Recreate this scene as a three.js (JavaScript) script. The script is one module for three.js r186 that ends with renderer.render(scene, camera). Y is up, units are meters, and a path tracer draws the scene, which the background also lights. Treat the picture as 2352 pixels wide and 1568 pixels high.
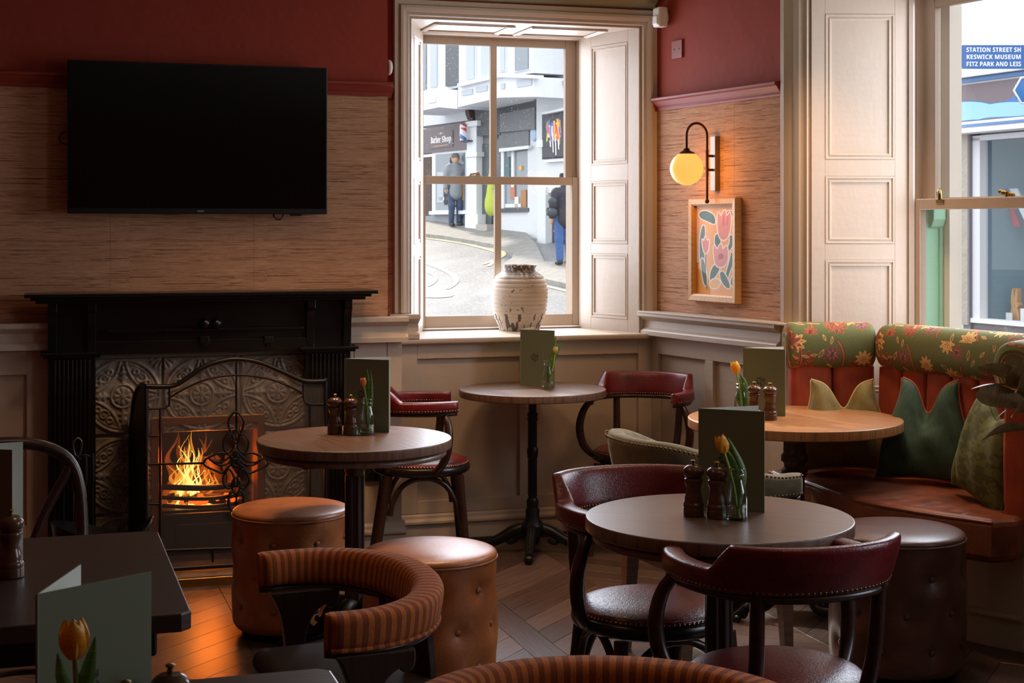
import * as THREE from 'three';
import { RoundedBoxGeometry } from 'three/addons/geometries/RoundedBoxGeometry.js';
import { mergeGeometries, mergeVertices, toCreasedNormals } from 'three/addons/utils/BufferGeometryUtils.js';
import { MarchingCubes } from 'three/addons/objects/MarchingCubes.js';
import { RectAreaLightUniformsLib } from 'three/addons/lights/RectAreaLightUniformsLib.js';

// ---------- camera, sky, sun, exposure ----------
const PX = 3500, EYE = 1.48, CX = 1176, CY = 525;          // focal length in photo pixels, eye height, horizon
const scene = new THREE.Scene();
const camera = new THREE.PerspectiveCamera(2 * Math.atan(784 / PX) * 180 / Math.PI, 1.5, 0.1, 300);
camera.position.set(0, EYE, 0);
camera.lookAt(0, EYE, -1);
camera.setViewOffset(2352, 1568, 0, 784 - CY, 2352, 1568);
camera.focus = 4.8; camera.userData.fStop = 20;
scene.background = new THREE.Color(0.93, 0.97, 1.0);
scene.backgroundIntensity = 1.9;
const sun = new THREE.DirectionalLight(0xfff0dc, 3.2);
sun.target.position.set(0.2, 0.8, -6.2);
sun.position.copy(sun.target.position).add(new THREE.Vector3(-0.40, 0.62, -0.90).multiplyScalar(30));
sun.castShadow = true; sun.shadow.radius = 5; sun.shadow.mapSize.set(2048, 2048);
Object.assign(sun.shadow.camera, { left: -9, right: 9, top: 9, bottom: -9, near: 1, far: 60 });
scene.add(sun, sun.target);
// added daylight fill just inside the glass of three windows, brighter than the sky
RectAreaLightUniformsLib.init();
for (const [name, x, y, z, tx, ty, tz, w, h, k] of [["fill_light_street_window", -0.049, 1.71, -7.787, 0.988, 1.71, -4.5, 0.8, 1.44, 4.6], ["fill_light_bay_window", 1.958, 1.71, -5.976, -1.049, 1.71, -4.418, 1.06, 1.44, 5.5], ["fill_light_third_window", 3.393, 1.71, -3.205, 0.387, 1.71, -1.648, 1.4, 1.44, 3.5]]) { const d = new THREE.RectAreaLight(0xe4eeff, k, w, h); d.name = name; d.position.set(x, y, z); d.lookAt(tx, ty, tz); scene.add(d); }
const renderer = new THREE.WebGLRenderer({ antialias: true });
renderer.toneMapping = THREE.LinearToneMapping;
renderer.toneMappingExposure = 1.3;
renderer.shadowMap.enabled = true;

// ---------- helpers ----------
const V = (x, y, z) => new THREE.Vector3(x, y, z), PI = Math.PI, deg = (d) => d * PI / 180;
function rng(seed) { let a = seed >>> 0; return () => { a = (a + 0x6D2B79F5) | 0; let t = Math.imul(a ^ (a >>> 15), 1 | a); t = (t + Math.imul(t ^ (t >>> 7), 61 | t)) ^ t; return ((t ^ (t >>> 14)) >>> 0) / 4294967296; }; }
const lerp = (a, b, t) => a + (b - a) * t, clamp = (x, a = 0, b = 1) => Math.min(b, Math.max(a, x));
const smooth = (a, b, x) => { const t = clamp((x - a) / (b - a)); return t * t * (3 - 2 * t); };
const taken = {};
function numbered(n) { taken[n] = (taken[n] ?? -1) + 1; return taken[n] ? n + '_' + String(taken[n]).padStart(3, '0') : n; }
function mesh(name, geo, mat, parent, label) {
  const m = new THREE.Mesh(geo, mat); m.name = name; m.castShadow = m.receiveShadow = true;
  if (label) m.userData.label = label;
  parent.add(m); return m;
}
function thing(name, label, category, pos = [0, 0, 0], turn = 0, group) {
  const o = new THREE.Group(); o.name = numbered(name); o.position.set(...pos); o.rotation.y = turn;
  o.userData = { label, category }; if (group) o.userData.group = group;
  scene.add(o); return o;
}
function struct(name, label, frame) {
  const o = new THREE.Group(); o.name = numbered(name); o.userData = { label, kind: 'structure', category: name.split('_')[0] };
  if (frame) { o.position.set(frame.x, 0, frame.z); o.rotation.y = frame.t; }
  scene.add(o); return o;
}
function copy(o, pos, turn, label, group) {
  const c = o.clone(); c.name = numbered(o.name.replace(/_\d{3}$/, '')); c.userData = { ...o.userData, label: label ?? o.userData.label };
  if (group) c.userData.group = group;
  c.position.set(...pos); c.rotation.set(0, turn, 0); scene.add(c); return c;
}
// a vertical plane's own axes: x along it to the right, y up, z towards the viewer's side
class Frame {
  constructor(x, z, t) { this.x = x; this.z = z; this.t = t; this.c = Math.cos(t); this.s = Math.sin(t); }
  local(x, z) { return [x * this.c - z * this.s, x * this.s + z * this.c]; }
  world(x, y, z) { return [this.x + x * this.c + z * this.s, y, this.z - x * this.s + z * this.c]; }
  at(px, py, z = 0) {
    const o = this.local(-this.x, -this.z), d = this.local((px - CX) / PX, -1), k = (z - o[1]) / d[1];
    return [o[0] + d[0] * k, EYE + (CY - py) / PX * k, z];
  }
  rect(x0, y0, x1, y1, z = 0) { const m = (x0 + x1) / 2, n = (y0 + y1) / 2; return [this.at(x0, n, z)[0], this.at(m, y1, z)[1], this.at(x1, n, z)[0], this.at(m, y0, z)[1]]; }
}
const A = new Frame(0, -7.334, deg(17.5)), B = new Frame(0.7037, -7.556, deg(-62.6));
const S = new Frame(1.15, -33, deg(-60)), R = new Frame(3.86, -11.5, deg(-66));
const onLevel = (px, py, y) => { const z = (EYE - y) * PX / (py - CY); return [(px - CX) / PX * z, y, -z]; };
const pix = (px, py, d) => [(px - CX) / PX * d, EYE + (CY - py) / PX * d, -d];

// geometry makers
function uvBox(g, s = 1) {
  const p = g.attributes.position, n = g.attributes.normal, uv = new Float32Array(p.count * 2);
  for (let i = 0; i < p.count; i++) {
    const x = Math.abs(n.getX(i)), y = Math.abs(n.getY(i)), z = Math.abs(n.getZ(i)), X = p.getX(i), Y = p.getY(i), Z = p.getZ(i);
    const [u, v] = y >= x && y >= z ? [X, -Z] : x >= z ? [Z, Y] : [X, Y];
    uv[2 * i] = u * s; uv[2 * i + 1] = v * s;
  }
  g.setAttribute('uv', new THREE.BufferAttribute(uv, 2)); return g;
}
const bx = (x0, x1, y0, y1, z0, z1) => uvBox(new THREE.BoxGeometry(Math.abs(x1 - x0), Math.abs(y1 - y0), Math.abs(z1 - z0)).translate((x0 + x1) / 2, (y0 + y1) / 2, (z0 + z1) / 2));
const rbx = (x0, x1, y0, y1, z0, z1, r = 0.004, seg = 2) => uvBox(new RoundedBoxGeometry(Math.abs(x1 - x0), Math.abs(y1 - y0), Math.abs(z1 - z0), seg, Math.min(r, Math.abs(x1 - x0) * .49, Math.abs(y1 - y0) * .49, Math.abs(z1 - z0) * .49)).translate((x0 + x1) / 2, (y0 + y1) / 2, (z0 + z1) / 2));
const merge = (...gs) => mergeGeometries(gs.flat().map((g) => { const h = g.index ? g.toNonIndexed() : g; for (const k of Object.keys(h.attributes)) if (!['position', 'normal', 'uv'].includes(k)) h.deleteAttribute(k); return h; }));
function prism(pts, y0, y1, bevel = 0) {
  const sh = new THREE.Shape(pts.map(([x, z]) => new THREE.Vector2(x, -z)));
  const g = new THREE.ExtrudeGeometry(sh, { depth: y1 - y0 - 2 * bevel, bevelEnabled: bevel > 0, bevelThickness: bevel, bevelSize: bevel, bevelOffset: -bevel, bevelSegments: 3, curveSegments: 24 });
  return uvBox(g.rotateX(-PI / 2).translate(0, y0 + bevel, 0));
}
function slab(pts, depth, bevel = 0, seg = 2) {             // outline in x, y; front face at z = 0, body behind it
  const sh = pts instanceof THREE.Shape ? pts : new THREE.Shape(pts.map(([x, y]) => new THREE.Vector2(x, y)));
  const g = new THREE.ExtrudeGeometry(sh, { depth: depth - 2 * bevel, bevelEnabled: bevel > 0, bevelThickness: bevel, bevelSize: bevel, bevelOffset: -bevel, bevelSegments: seg, curveSegments: 16 });
  return g.translate(0, 0, -depth + bevel);
}
function moulding(path, prof, closed = false) {              // mitred; profile points are [offset to the left of the path, height]
  const n = path.length, P = [], L = [];
  const norm = (a, b) => { const dx = b[0] - a[0], dy = b[1] - a[1], l = Math.hypot(dx, dy); return [-dy / l, dx / l]; };
  let run = 0;
  for (let i = 0; i < n; i++) {
    const a = closed || i > 0 ? norm(path[(i + n - 1) % n], path[i]) : null, b = closed || i < n - 1 ? norm(path[i], path[(i + 1) % n]) : null;
    const m = a && b ? [a[0] + b[0], a[1] + b[1]] : a ?? b, k = a && b ? 2 / (m[0] * m[0] + m[1] * m[1]) : 1;
    P.push(prof.map(([o, z]) => [path[i][0] + m[0] * k * o, path[i][1] + m[1] * k * o, z]));
    L.push(run); if (i < n - 1 || closed) run += Math.hypot(path[(i + 1) % n][0] - path[i][0], path[(i + 1) % n][1] - path[i][1]);
  }
  const pos = [], uv = [], q = [0]; for (let j = 1; j < prof.length; j++) q.push(q[j - 1] + Math.hypot(prof[j][0] - prof[j - 1][0], prof[j][1] - prof[j - 1][1]));
  const put = (i, j, l) => { pos.push(...P[i][j]); uv.push(l, q[j]); };
  for (let i = 0; i < (closed ? n : n - 1); i++) {
    const k = (i + 1) % n, l0 = L[i], l1 = k ? L[k] : run;
    for (let j = 0; j < prof.length - 1; j++) { put(i, j, l0); put(k, j, l1); put(k, j + 1, l1); put(i, j, l0); put(k, j + 1, l1); put(i, j + 1, l0); }
  }
  if (!closed) for (const [i, turn] of [[0, 1], [n - 1, 0]]) {
    const c = prof.map(([o, z]) => new THREE.Vector2(o, z));
    for (const f of THREE.ShapeUtils.triangulateShape(c, [])) for (const j of turn ? [f[0], f[1], f[2]] : [f[2], f[1], f[0]]) put(i, j, 0);
  }
  const g = new THREE.BufferGeometry();
  g.setAttribute('position', new THREE.Float32BufferAttribute(pos, 3)); g.setAttribute('uv', new THREE.Float32BufferAttribute(uv, 2)); g.computeVertexNormals();
  return g;
}
function loft(rings, { wrap = true, caps = true, crease = 0, uScale = 1, vScale = 1 } = {}) {   // rings of vectors -> smooth skin
  const m = rings[0].length, pos = [], uv = [], idx = []; let run = 0;
  rings.forEach((r, i) => {
    if (i) run += r[0].distanceTo(rings[i - 1][0]);
    let w = 0;
    for (let j = 0; j <= (wrap ? m : m - 1); j++) { const p = r[j % m]; if (j) w += p.distanceTo(r[(j - 1) % m]); pos.push(p.x, p.y, p.z); uv.push(run * uScale, w * vScale); }
  });
  const c = wrap ? m + 1 : m;
  for (let i = 0; i < rings.length - 1; i++) for (let j = 0; j < c - 1; j++) { const a = i * c + j; idx.push(a, a + c, a + c + 1, a, a + c + 1, a + 1); }
  if (caps && wrap) for (const [i, flip] of [[0, 0], [rings.length - 1, 1]]) {
    const mid = new THREE.Vector3(); rings[i].forEach((p) => mid.add(p)); mid.multiplyScalar(1 / m);
    const at = pos.length / 3; pos.push(mid.x, mid.y, mid.z); uv.push(0, 0);
    rings[i].forEach((p) => { pos.push(p.x, p.y, p.z); uv.push(p.x, p.y); });
    for (let j = 0; j < m; j++) { const a = at + 1 + j, b = at + 1 + (j + 1) % m; flip ? idx.push(at, a, b) : idx.push(at, b, a); }
  }
  let g = new THREE.BufferGeometry();
  g.setAttribute('position', new THREE.Float32BufferAttribute(pos, 3)); g.setAttribute('uv', new THREE.Float32BufferAttribute(uv, 2)); g.setIndex(idx);
  g.computeVertexNormals();
  if (wrap) { const N = g.attributes.normal; for (let i = 0; i < rings.length; i++) { const a = i * c, b = a + m, v = V(N.getX(a) + N.getX(b), N.getY(a) + N.getY(b), N.getZ(a) + N.getZ(b)).normalize(); N.setXYZ(a, v.x, v.y, v.z); N.setXYZ(b, v.x, v.y, v.z); } }
  if (crease) g = toCreasedNormals(g, crease);
  return g;
}
const curveOf = (pts, closed = false, type = 'catmullrom', tension = 0.5) => new THREE.CatmullRomCurve3(pts.map((p) => p.isVector3 ? p : V(...p)), closed, type, tension);
function rod(pts, r, seg = 24, rad = 10, flat = 1) {         // tapering bent bar; r is a number or a function of 0..1
  const c = pts instanceof THREE.Curve ? pts : pts.length === 2 ? new THREE.LineCurve3(V(...pts[0]), V(...pts[1])) : curveOf(pts), f = c.computeFrenetFrames(seg, false), rings = [];
  for (let i = 0; i <= seg; i++) {
    const t = i / seg, p = c.getPointAt(t), R = typeof r === 'function' ? r(t) : r, ring = [];
    for (let j = 0; j < rad; j++) { const a = -j / rad * 2 * PI; ring.push(p.clone().addScaledVector(f.normals[i], Math.cos(a) * R).addScaledVector(f.binormals[i], Math.sin(a) * R * flat)); }
    rings.push(ring);
  }
  return loft(rings);
}
const lathe = (prof, seg = 32) => new THREE.LatheGeometry(prof.map(([r, y]) => new THREE.Vector2(r, y)), seg);
function spline(prof, n = 40) { const c = new THREE.SplineCurve(prof.map(([r, y]) => new THREE.Vector2(r, y))); return c.getPoints(n).map((p) => [Math.max(0, p.x), p.y]); }
const disc = (r, n = 48) => Array.from({ length: n }, (_, i) => [Math.cos(i / n * 2 * PI) * r, Math.sin(i / n * 2 * PI) * r]);
function domes(points, r, flatten = 0.55) {                  // many small nail heads as one geometry; points are [position, outward normal]
  const base = new THREE.SphereGeometry(r, 7, 3, 0, 2 * PI, 0, PI / 2).scale(1, flatten, 1), q = new THREE.Quaternion(), m = new THREE.Matrix4();
  return mergeGeometries(points.map(([p, n]) => base.clone().applyMatrix4(m.compose(p, q.setFromUnitVectors(V(0, 1, 0), n.clone().normalize()), V(1, 1, 1)))));
}

// ---------- textures ----------
function makeNoise(seed) {
  const r = rng(seed), N = 256, T = new Float32Array(N * N).map(() => r());
  return (x, y, px, py) => {                                  // value noise repeating every px, py cells
    const xi = Math.floor(x), yi = Math.floor(y), fx = x - xi, fy = y - yi, sx = fx * fx * (3 - 2 * fx), sy = fy * fy * (3 - 2 * fy);
    const g = (a, b) => T[(((a % px) + px) % px & 255) + (((b % py) + py) % py & 255) * N];
    return lerp(lerp(g(xi, yi), g(xi + 1, yi), sx), lerp(g(xi, yi + 1), g(xi + 1, yi + 1), sx), sy);
  };
}
const n1 = makeNoise(11), n2 = makeNoise(23), n3 = makeNoise(37);
function texture(w, h, metresW, metresH, fn, srgb = true) {  // fn(u, v) -> [r, g, b] 0..255 or a grey number 0..1
  const d = new Uint8Array(w * h * 4);
  for (let y = 0; y < h; y++) for (let x = 0; x < w; x++) {
    const c = fn(x / w, y / h), i = (y * w + x) * 4;
    if (typeof c === 'number') d[i] = d[i + 1] = d[i + 2] = clamp(c) * 255; else { d[i] = clamp(c[0], 0, 255); d[i + 1] = clamp(c[1], 0, 255); d[i + 2] = clamp(c[2], 0, 255); }
    d[i + 3] = 255;
  }
  const t = new THREE.DataTexture(d, w, h); t.wrapS = t.wrapT = THREE.RepeatWrapping; t.magFilter = THREE.LinearFilter; t.minFilter = THREE.LinearMipmapLinearFilter; t.generateMipmaps = true;
  if (srgb) t.colorSpace = THREE.SRGBColorSpace;
  t.repeat.set(1 / metresW, 1 / metresH); t.needsUpdate = true; return t;
}
function canvasTexture(w, h, draw) {
  const c = document.createElement('canvas'); c.width = w; c.height = h; const x = c.getContext('2d'); draw(x, w, h);
  const t = new THREE.CanvasTexture(c); t.colorSpace = THREE.SRGBColorSpace; return t;
}
const mixc = (a, b, t) => [lerp(a[0], b[0], t), lerp(a[1], b[1], t), lerp(a[2], b[2], t)];
function woodTexture(light, dark, w = 256, h = 1024, mw = 0.22, mh = 0.9, contrast = 1) {   // grain runs along v
  return texture(w, h, mw, mh, (u, v) => {
    const bend = n1(u * 4, v * 3, 4, 3) * 0.5 + n2(u * 2, v * 2, 2, 2) * 0.7;
    const ring = 0.5 + 0.5 * Math.sin((u * 14 + bend * 5) * 2 * PI * 0.5), pore = n3(u * 128, v * 16, 128, 16), fine = n2(u * 64, v * 6, 64, 6), broad = n1(u * 3 + 7, v * 5, 3, 5);
    const t = clamp(0.15 + 0.32 * ring * fine + 0.35 * (pore > 0.72 ? (pore - 0.5) * 1.4 : 0) + 0.35 * broad * fine);
    return mixc(light, dark, clamp(t * contrast));
  });
}
const grainBump = texture(128, 512, 0.12, 0.6, (u, v) => 0.5 + 0.35 * (n3(u * 64, v * 10, 64, 10) - 0.5) + 0.3 * (n2(u * 20, v * 4, 20, 4) - 0.5), false);
const leatherBump = texture(256, 256, 0.12, 0.12, (u, v) => { const a = n1(u * 48, v * 48, 48, 48), b = n2(u * 24, v * 24, 24, 24); return 0.6 * Math.abs(a - 0.5) * 2 + 0.4 * b; }, false);
function leatherTexture(base, dark, light, m = 0.6) {
  return texture(512, 512, m, m, (u, v) => {
    const p = n1(u * 6, v * 6, 6, 6) * 0.6 + n2(u * 14, v * 14, 14, 14) * 0.4, s = n3(u * 120 + n1(u * 5, v * 5, 5, 5) * 30, v * 22, 240, 22), f = n2(u * 128, v * 128, 128, 128);
    let c = mixc(base, dark, clamp((p - 0.45) * 2.0)); c = mixc(c, light, s > 0.86 ? 0.35 : 0); return mixc(c, dark, f * 0.25);
  });
}
const plasterBump = texture(256, 256, 1.3, 1.3, (u, v) => 0.5 * n1(u * 5, v * 5, 5, 5) + 0.3 * n2(u * 13, v * 17, 13, 17) + 0.2 * n3(u * 60, v * 60, 60, 60), false);
const paintBump = texture(256, 256, 0.5, 0.5, (u, v) => 0.5 * n1(u * 6, v * 30, 6, 30) + 0.3 * n2(u * 40, v * 14, 40, 14) + 0.2 * n3(u * 60, v * 60, 60, 60), false);
function clothTexture(base, dark, m = 0.25, streak = 0.5) {
  return texture(256, 256, m, m, (u, v) => { const f = n1(u * 128, v * 128, 128, 128), s = n2(u * 10, v * 90, 10, 90), p = n3(u * 5, v * 5, 5, 5); return mixc(base, dark, clamp(0.35 * f + streak * (s - 0.3) + 0.5 * (p - 0.4))); });
}
const M = (o) => new THREE.MeshStandardMaterial({ roughness: 0.6, ...o }), MP = (o) => new THREE.MeshPhysicalMaterial({ roughness: 0.6, ...o });

// ---------- materials ----------
const wallpaperTex = texture(512, 1024, 0.6, 0.5, (u, v) => {
  const a = n1(u * 6 + 2 * n2(u * 5, v * 60, 5, 60), v * 240, 12, 240), b = n2(u * 22, v * 120, 22, 120), c = n3(u * 3, v * 34, 3, 34), d = n1(u * 120, v * 250, 120, 250);
  let t = clamp(0.5 * a + 0.35 * b + 0.25 * c - 0.1); let col = mixc([202, 156, 120], [156, 107, 77], t);
  if (a > 0.66) col = mixc(col, [96, 56, 38], 0.6 * smooth(0.66, 0.86, a) * smooth(0.25, 0.6, c)); return mixc(col, [214, 184, 152], d > 0.8 ? 0.25 : 0);
});
const mat = {
  cream: M({ color: 0xc4b2a0, roughness: 0.42, bumpMap: paintBump, bumpScale: 0.0009 }),
  sash: M({ color: 0xc2b0a0, roughness: 0.38, bumpMap: paintBump, bumpScale: 0.0008 }),
  red: M({ color: 0x93321c, roughness: 0.8, bumpMap: plasterBump, bumpScale: 0.005 }),
  redWood: M({ color: 0x8a3020, roughness: 0.5 }),
  paper: M({ map: wallpaperTex, roughness: 0.85, bumpMap: wallpaperTex, bumpScale: 0.0008 }),
  ceiling: M({ color: 0xb9b79c, roughness: 0.8, bumpMap: plasterBump, bumpScale: 0.004 }),
  board: M({ color: 0x8a6a4c, roughness: 0.8 }),
  black: M({ color: 0x141312, roughness: 0.22, bumpMap: paintBump, bumpScale: 0.0006 }),
  iron: M({ color: 0x121214, roughness: 0.42, metalness: 0.25 }),
  soot: M({ color: 0x161210, roughness: 0.9 }),
  tvBlack: M({ color: 0x08080a, roughness: 0.14 }), tvCase: M({ color: 0x101012, roughness: 0.4 }),
  brass: M({ color: 0xb08a45, roughness: 0.3, metalness: 1 }), oldBrass: M({ color: 0x8a7346, roughness: 0.34, metalness: 1 }),
  bronze: M({ color: 0x5b3a26, roughness: 0.35, metalness: 0.9 }),
  nail: M({ color: 0x8d7a60, roughness: 0.25, metalness: 1 }),
  glass: MP({ color: 0xffffff, roughness: 0, transmission: 1, thickness: 0, ior: 1.45 }),
  white: M({ color: 0xe8e6e0, roughness: 0.4 }),
  darkWood: MP({ map: woodTexture([66, 44, 34], [28, 18, 14]), roughness: 0.42, clearcoat: 0.55, clearcoatRoughness: 0.28, bumpMap: grainBump, bumpScale: 0.0006 }),
  bentwood: M({ map: woodTexture([62, 40, 31], [34, 21, 17]), roughness: 0.3 }),
  blackwood: M({ color: 0x1d1411, roughness: 0.3 }),
  table: MP({ map: woodTexture([128, 98, 79], [66, 45, 35]), roughness: 0.42, clearcoat: 0.55, clearcoatRoughness: 0.28, bumpMap: grainBump, bumpScale: 0.0009 }),
  oak: MP({ map: woodTexture([190, 135, 84], [112, 70, 38]), roughness: 0.42, clearcoat: 0.55, clearcoatRoughness: 0.28, bumpMap: grainBump, bumpScale: 0.0009 }),
  oxblood: M({ map: leatherTexture([108, 27, 32], [68, 15, 20], [136, 56, 54]), roughness: 0.3, bumpMap: leatherBump, bumpScale: 0.0005 }),
  tan: MP({ map: leatherTexture([176, 106, 55], [138, 76, 36], [200, 140, 90]), roughness: 0.42, clearcoat: 0.55, clearcoatRoughness: 0.28, bumpMap: leatherBump, bumpScale: 0.0005 }),
  brownHide: MP({ map: leatherTexture([92, 55, 42], [58, 33, 26], [120, 80, 62]), roughness: 0.42, clearcoat: 0.55, clearcoatRoughness: 0.28, bumpMap: leatherBump, bumpScale: 0.0005 }),
  benchHide: M({ map: leatherTexture([138, 80, 58], [94, 52, 38], [166, 110, 84]), roughness: 0.3, bumpMap: leatherBump, bumpScale: 0.0006 }),
  menuEdge: M({ color: 0x8c927a, roughness: 0.55 }), menuInside: M({ color: 0xc9ccc0, roughness: 0.6 }),
};
mat.rust = MP({ map: clothTexture([172, 72, 40], [128, 48, 28], 0.3, 0.25), roughness: 0.85, sheen: 0.6, sheenColor: new THREE.Color(0.5, 0.22, 0.12), sheenRoughness: 0.5 });
const floorMats = [[[104, 83, 76], [48, 36, 32]], [[92, 71, 64], [42, 30, 27]], [[114, 92, 84], [54, 41, 37]], [[84, 63, 56], [38, 27, 24]]].map(([l, d]) => MP({ map: woodTexture(l, d, 128, 512, 0.16, 0.8, 1.1), roughness: 0.4, clearcoat: 0.5, clearcoatRoughness: 0.25, bumpMap: grainBump, bumpScale: 0.0012 }));

// ---------- floor ----------
const CEIL = 2.62;
const roomPlan = [A.world(-3.7, 0, 0), A.world(0.738, 0, 0), B.world(8.2, 0, 0), A.world(5.5, 0, 9.2), A.world(-3.7, 0, 9.2)].map((p) => [p[0], p[2]]);
const baysPlan = [A.world(-3.75, 0, -0.3), A.world(0.738, 0, -0.3), B.world(-0.25, 0, -0.5), B.world(8.4, 0, -0.5), A.world(5.7, 0, 9.4), A.world(-3.75, 0, 9.4)].map((p) => [p[0], p[2]]);
{
  const floor = struct('floor', 'dark stained timber floor of chevron planks');
  mesh('subfloor', prism(baysPlan, -0.2, -0.006), M({ color: 0x1a1210, roughness: 0.9 }), floor);
  const W = 0.116, C = 0.46, gap = 0.0016, rise = C, step = W * Math.SQRT2, r = rng(5), parts = [], rest = [];
  const shapes = {};
  const plank = (dir) => shapes[dir] ??= (() => {
    const h = step / 2 - gap * 0.7, x = C / 2 - gap / 2, pts = [[-x, -x * dir - h], [x, x * dir - h], [x, x * dir + h], [-x, -x * dir + h]];
    const g = prism(pts.map(([a, b]) => [a, b]), -0.02, 0, 0.0012), p = g.attributes.position, uv = g.attributes.uv;
    for (let i = 0; i < p.count; i++) { const a = p.getX(i), b = p.getZ(i); uv.setXY(i, (a * -dir + b) / Math.SQRT2 + 0.05, (a + b * dir) / Math.SQRT2); }
    return g;
  })();
  const strip = prism([[-0.0585 + gap / 2, -0.7 + gap], [0.0585 - gap / 2, -0.7 + gap], [0.0585 - gap / 2, 0.7 - gap], [-0.0585 + gap / 2, 0.7 - gap]], -0.02, 0, 0.0012);
  const place = (geo, u, z) => {
    const w = A.world(u, 0, z), d = -w[2], px = CX + w[0] / d * PX, py = CY + EYE / d * PX;
    const seen = d > 2.2 && px > -260 && px < 2600 && py < 1740 && w[0] < 2.5 && z > -0.5;
    (seen ? parts : rest).push({ geo, w, d, m: floorMats[Math.floor(r() * 4)], seen });
  };
  for (let z = 0; z < 9; z += 1.4) place(strip, -0.4885, z + 0.35);
  for (let k = -8; k < 12; k++) {
    const u = k >= 0 ? -0.43 + C * (k + 0.5) : -0.547 + C * (k + 0.5), dir = k >= 0 ? (k % 2 ? 1 : -1) : (k % 2 ? -1 : 1);
    for (let z = -0.6; z < 9.2; z += step) if (u > -3.7 + C / 2 && A.world(u, 0, z)[0] < 0.9 + Math.max(0, (7.4 + A.world(u, 0, z)[2]) * 0.52) + 0.3 || z > 2.2 && u > -3.4) place(plank(dir), u, z);
  }
  parts.sort((a, b) => a.d - b.d);
  parts.forEach((o, i) => { if (i >= 300) rest.push(o); else { const q = mesh('plank', o.geo, o.m, floor); q.position.set(o.w[0], 0, o.w[2]); q.rotation.y = A.t; } });
  const far = merge(rest.map((o) => o.geo.clone().rotateY(A.t).translate(o.w[0], 0, o.w[2])));
  mesh('planks_beyond', far, floorMats[1], floor).userData.kind = 'stuff';
}
// ---------- ceiling ----------
{
  const c = struct('ceiling', 'plain plaster ceiling with a small cornice');
  mesh('ceiling_board', prism(baysPlan, CEIL, CEIL + 0.2), mat.ceiling, c);
  const corn = moulding([[-0.66, 2.565], [0.74, 2.565]], [[0, 0], [0.006, 0.012], [0.02, 0.018], [0.035, 0.045], [0.05, 0.055], [0.055, 0.055], [0.055, 0]]).rotateY(A.t).translate(A.x, 0, A.z);
  mesh('cornice', corn, mat.ceiling, c);
}
// ---------- wall with the fireplace and the street window ----------
const FO = [-1.704, -1.228, 0.66];                            // fire opening: left, right, top
const DADO = [[0, 0], [0, 0.045], [0.02, 0.045], [0.026, 0.04], [0.036, 0.024], [0.07, 0.02], [0.082, 0.04], [0.09, 0.052], [0.094, 0.056], [0.112, 0.056], [0.115, 0.052], [0.115, 0]];
const RAIL = [[0, 0], [0, 0.012], [0.008, 0.016], [0.016, 0.014], [0.022, 0.02], [0.044, 0.036], [0.05, 0.046], [0.06, 0.046], [0.064, 0.04], [0.064, 0]];
const SKIRT = [[0, 0], [0, 0.03], [0.085, 0.03], [0.09, 0.036], [0.096, 0.042], [0.106, 0.042], [0.112, 0.036], [0.118, 0.028], [0.13, 0.026], [0.145, 0.012], [0.147, 0]];
const ARCH = [[0, 0], [0, 0.018], [0.004, 0.024], [0.016, 0.026], [0.02, 0.034], [0.034, 0.046], [0.046, 0.046], [0.05, 0.03], [0.054, 0.034], [0.073, 0.034], [0.075, 0.03], [0.075, 0]];
const run = (x0, x1, y, z, prof) => moulding([[x0, y], [x1, y]], prof).translate(0, 0, z);
{
  const w = struct('wall_back', 'red painted wall with cream panelling below the street window', A);
  mesh('core', merge(prism([[-3.7, 0], [FO[0], 0], [FO[0], -0.62], [-3.7, -0.62]], 0, CEIL), prism([[FO[0], 0], [FO[1], 0], [FO[1], -0.62], [FO[0], -0.62]], FO[2], CEIL), prism([[FO[0], -0.3], [FO[1], -0.3], [FO[1], -0.62], [FO[0], -0.62]], 0, FO[2]),
    prism([[FO[1], 0], [-0.512, 0], [-0.342, -0.45], [-0.342, -0.62], [FO[1], -0.62]], 0, CEIL), prism([[0.67, 0], [0.738, 0], [0.95, -0.62], [0.519, -0.62], [0.519, -0.45]], 0, CEIL)), mat.cream, w);
  mesh('painted_wall', merge(bx(-0.649, -0.58, 2.149, CEIL, 0, 0.003), bx(-0.58, 0.738, 2.55, CEIL, 0, 0.003)), mat.red, w, 'dark red painted plaster');
  const through = [[-0.512, 0], [0.67, 0], [0.519, -0.45], [0.519, -0.62], [-0.342, -0.62], [-0.342, -0.45]];
  mesh('core_below_window', prism(through, 0, 0.945), mat.cream, w);
  mesh('core_above_window', prism(through, 2.481, CEIL), mat.cream, w);
  mesh('wallpaper_panel', bx(-0.649, -0.585, 1.08, 2.085, 0, 0.004), mat.paper, w);
  mesh('picture_rail', run(-0.649, -0.59, 2.085, 0, RAIL), mat.redWood, w);
  // panelling under the window
  const zf = 0.036;
  mesh('panel', bx(-0.62, 0.738, 0, 0.95, 0.002, 0.016), mat.cream, w);
  const st = (x0, x1, y0, y1) => mesh('panel_frame', rbx(x0, x1, y0, y1, 0.016, zf, 0.002), mat.cream, w);
  st(-0.62, -0.478, 0.14, 0.945); st(0.028, 0.062, 0.2, 0.868); st(0.64, 0.736, 0.14, 0.945); st(-0.478, 0.64, 0.868, 0.945); st(-0.478, 0.64, 0.14, 0.2);
  mesh('skirting', run(-0.62, 0.72, 0, zf - 0.02, SKIRT), mat.cream, w);
  mesh('shoe_strip', rbx(-0.62, 0.71, 0, 0.02, 0.046, 0.06, 0.003), mat.darkWood, w);
  mesh('dado_return', run(-0.62, -0.476, 0.966, 0.03, DADO), mat.cream, w);
}
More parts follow.
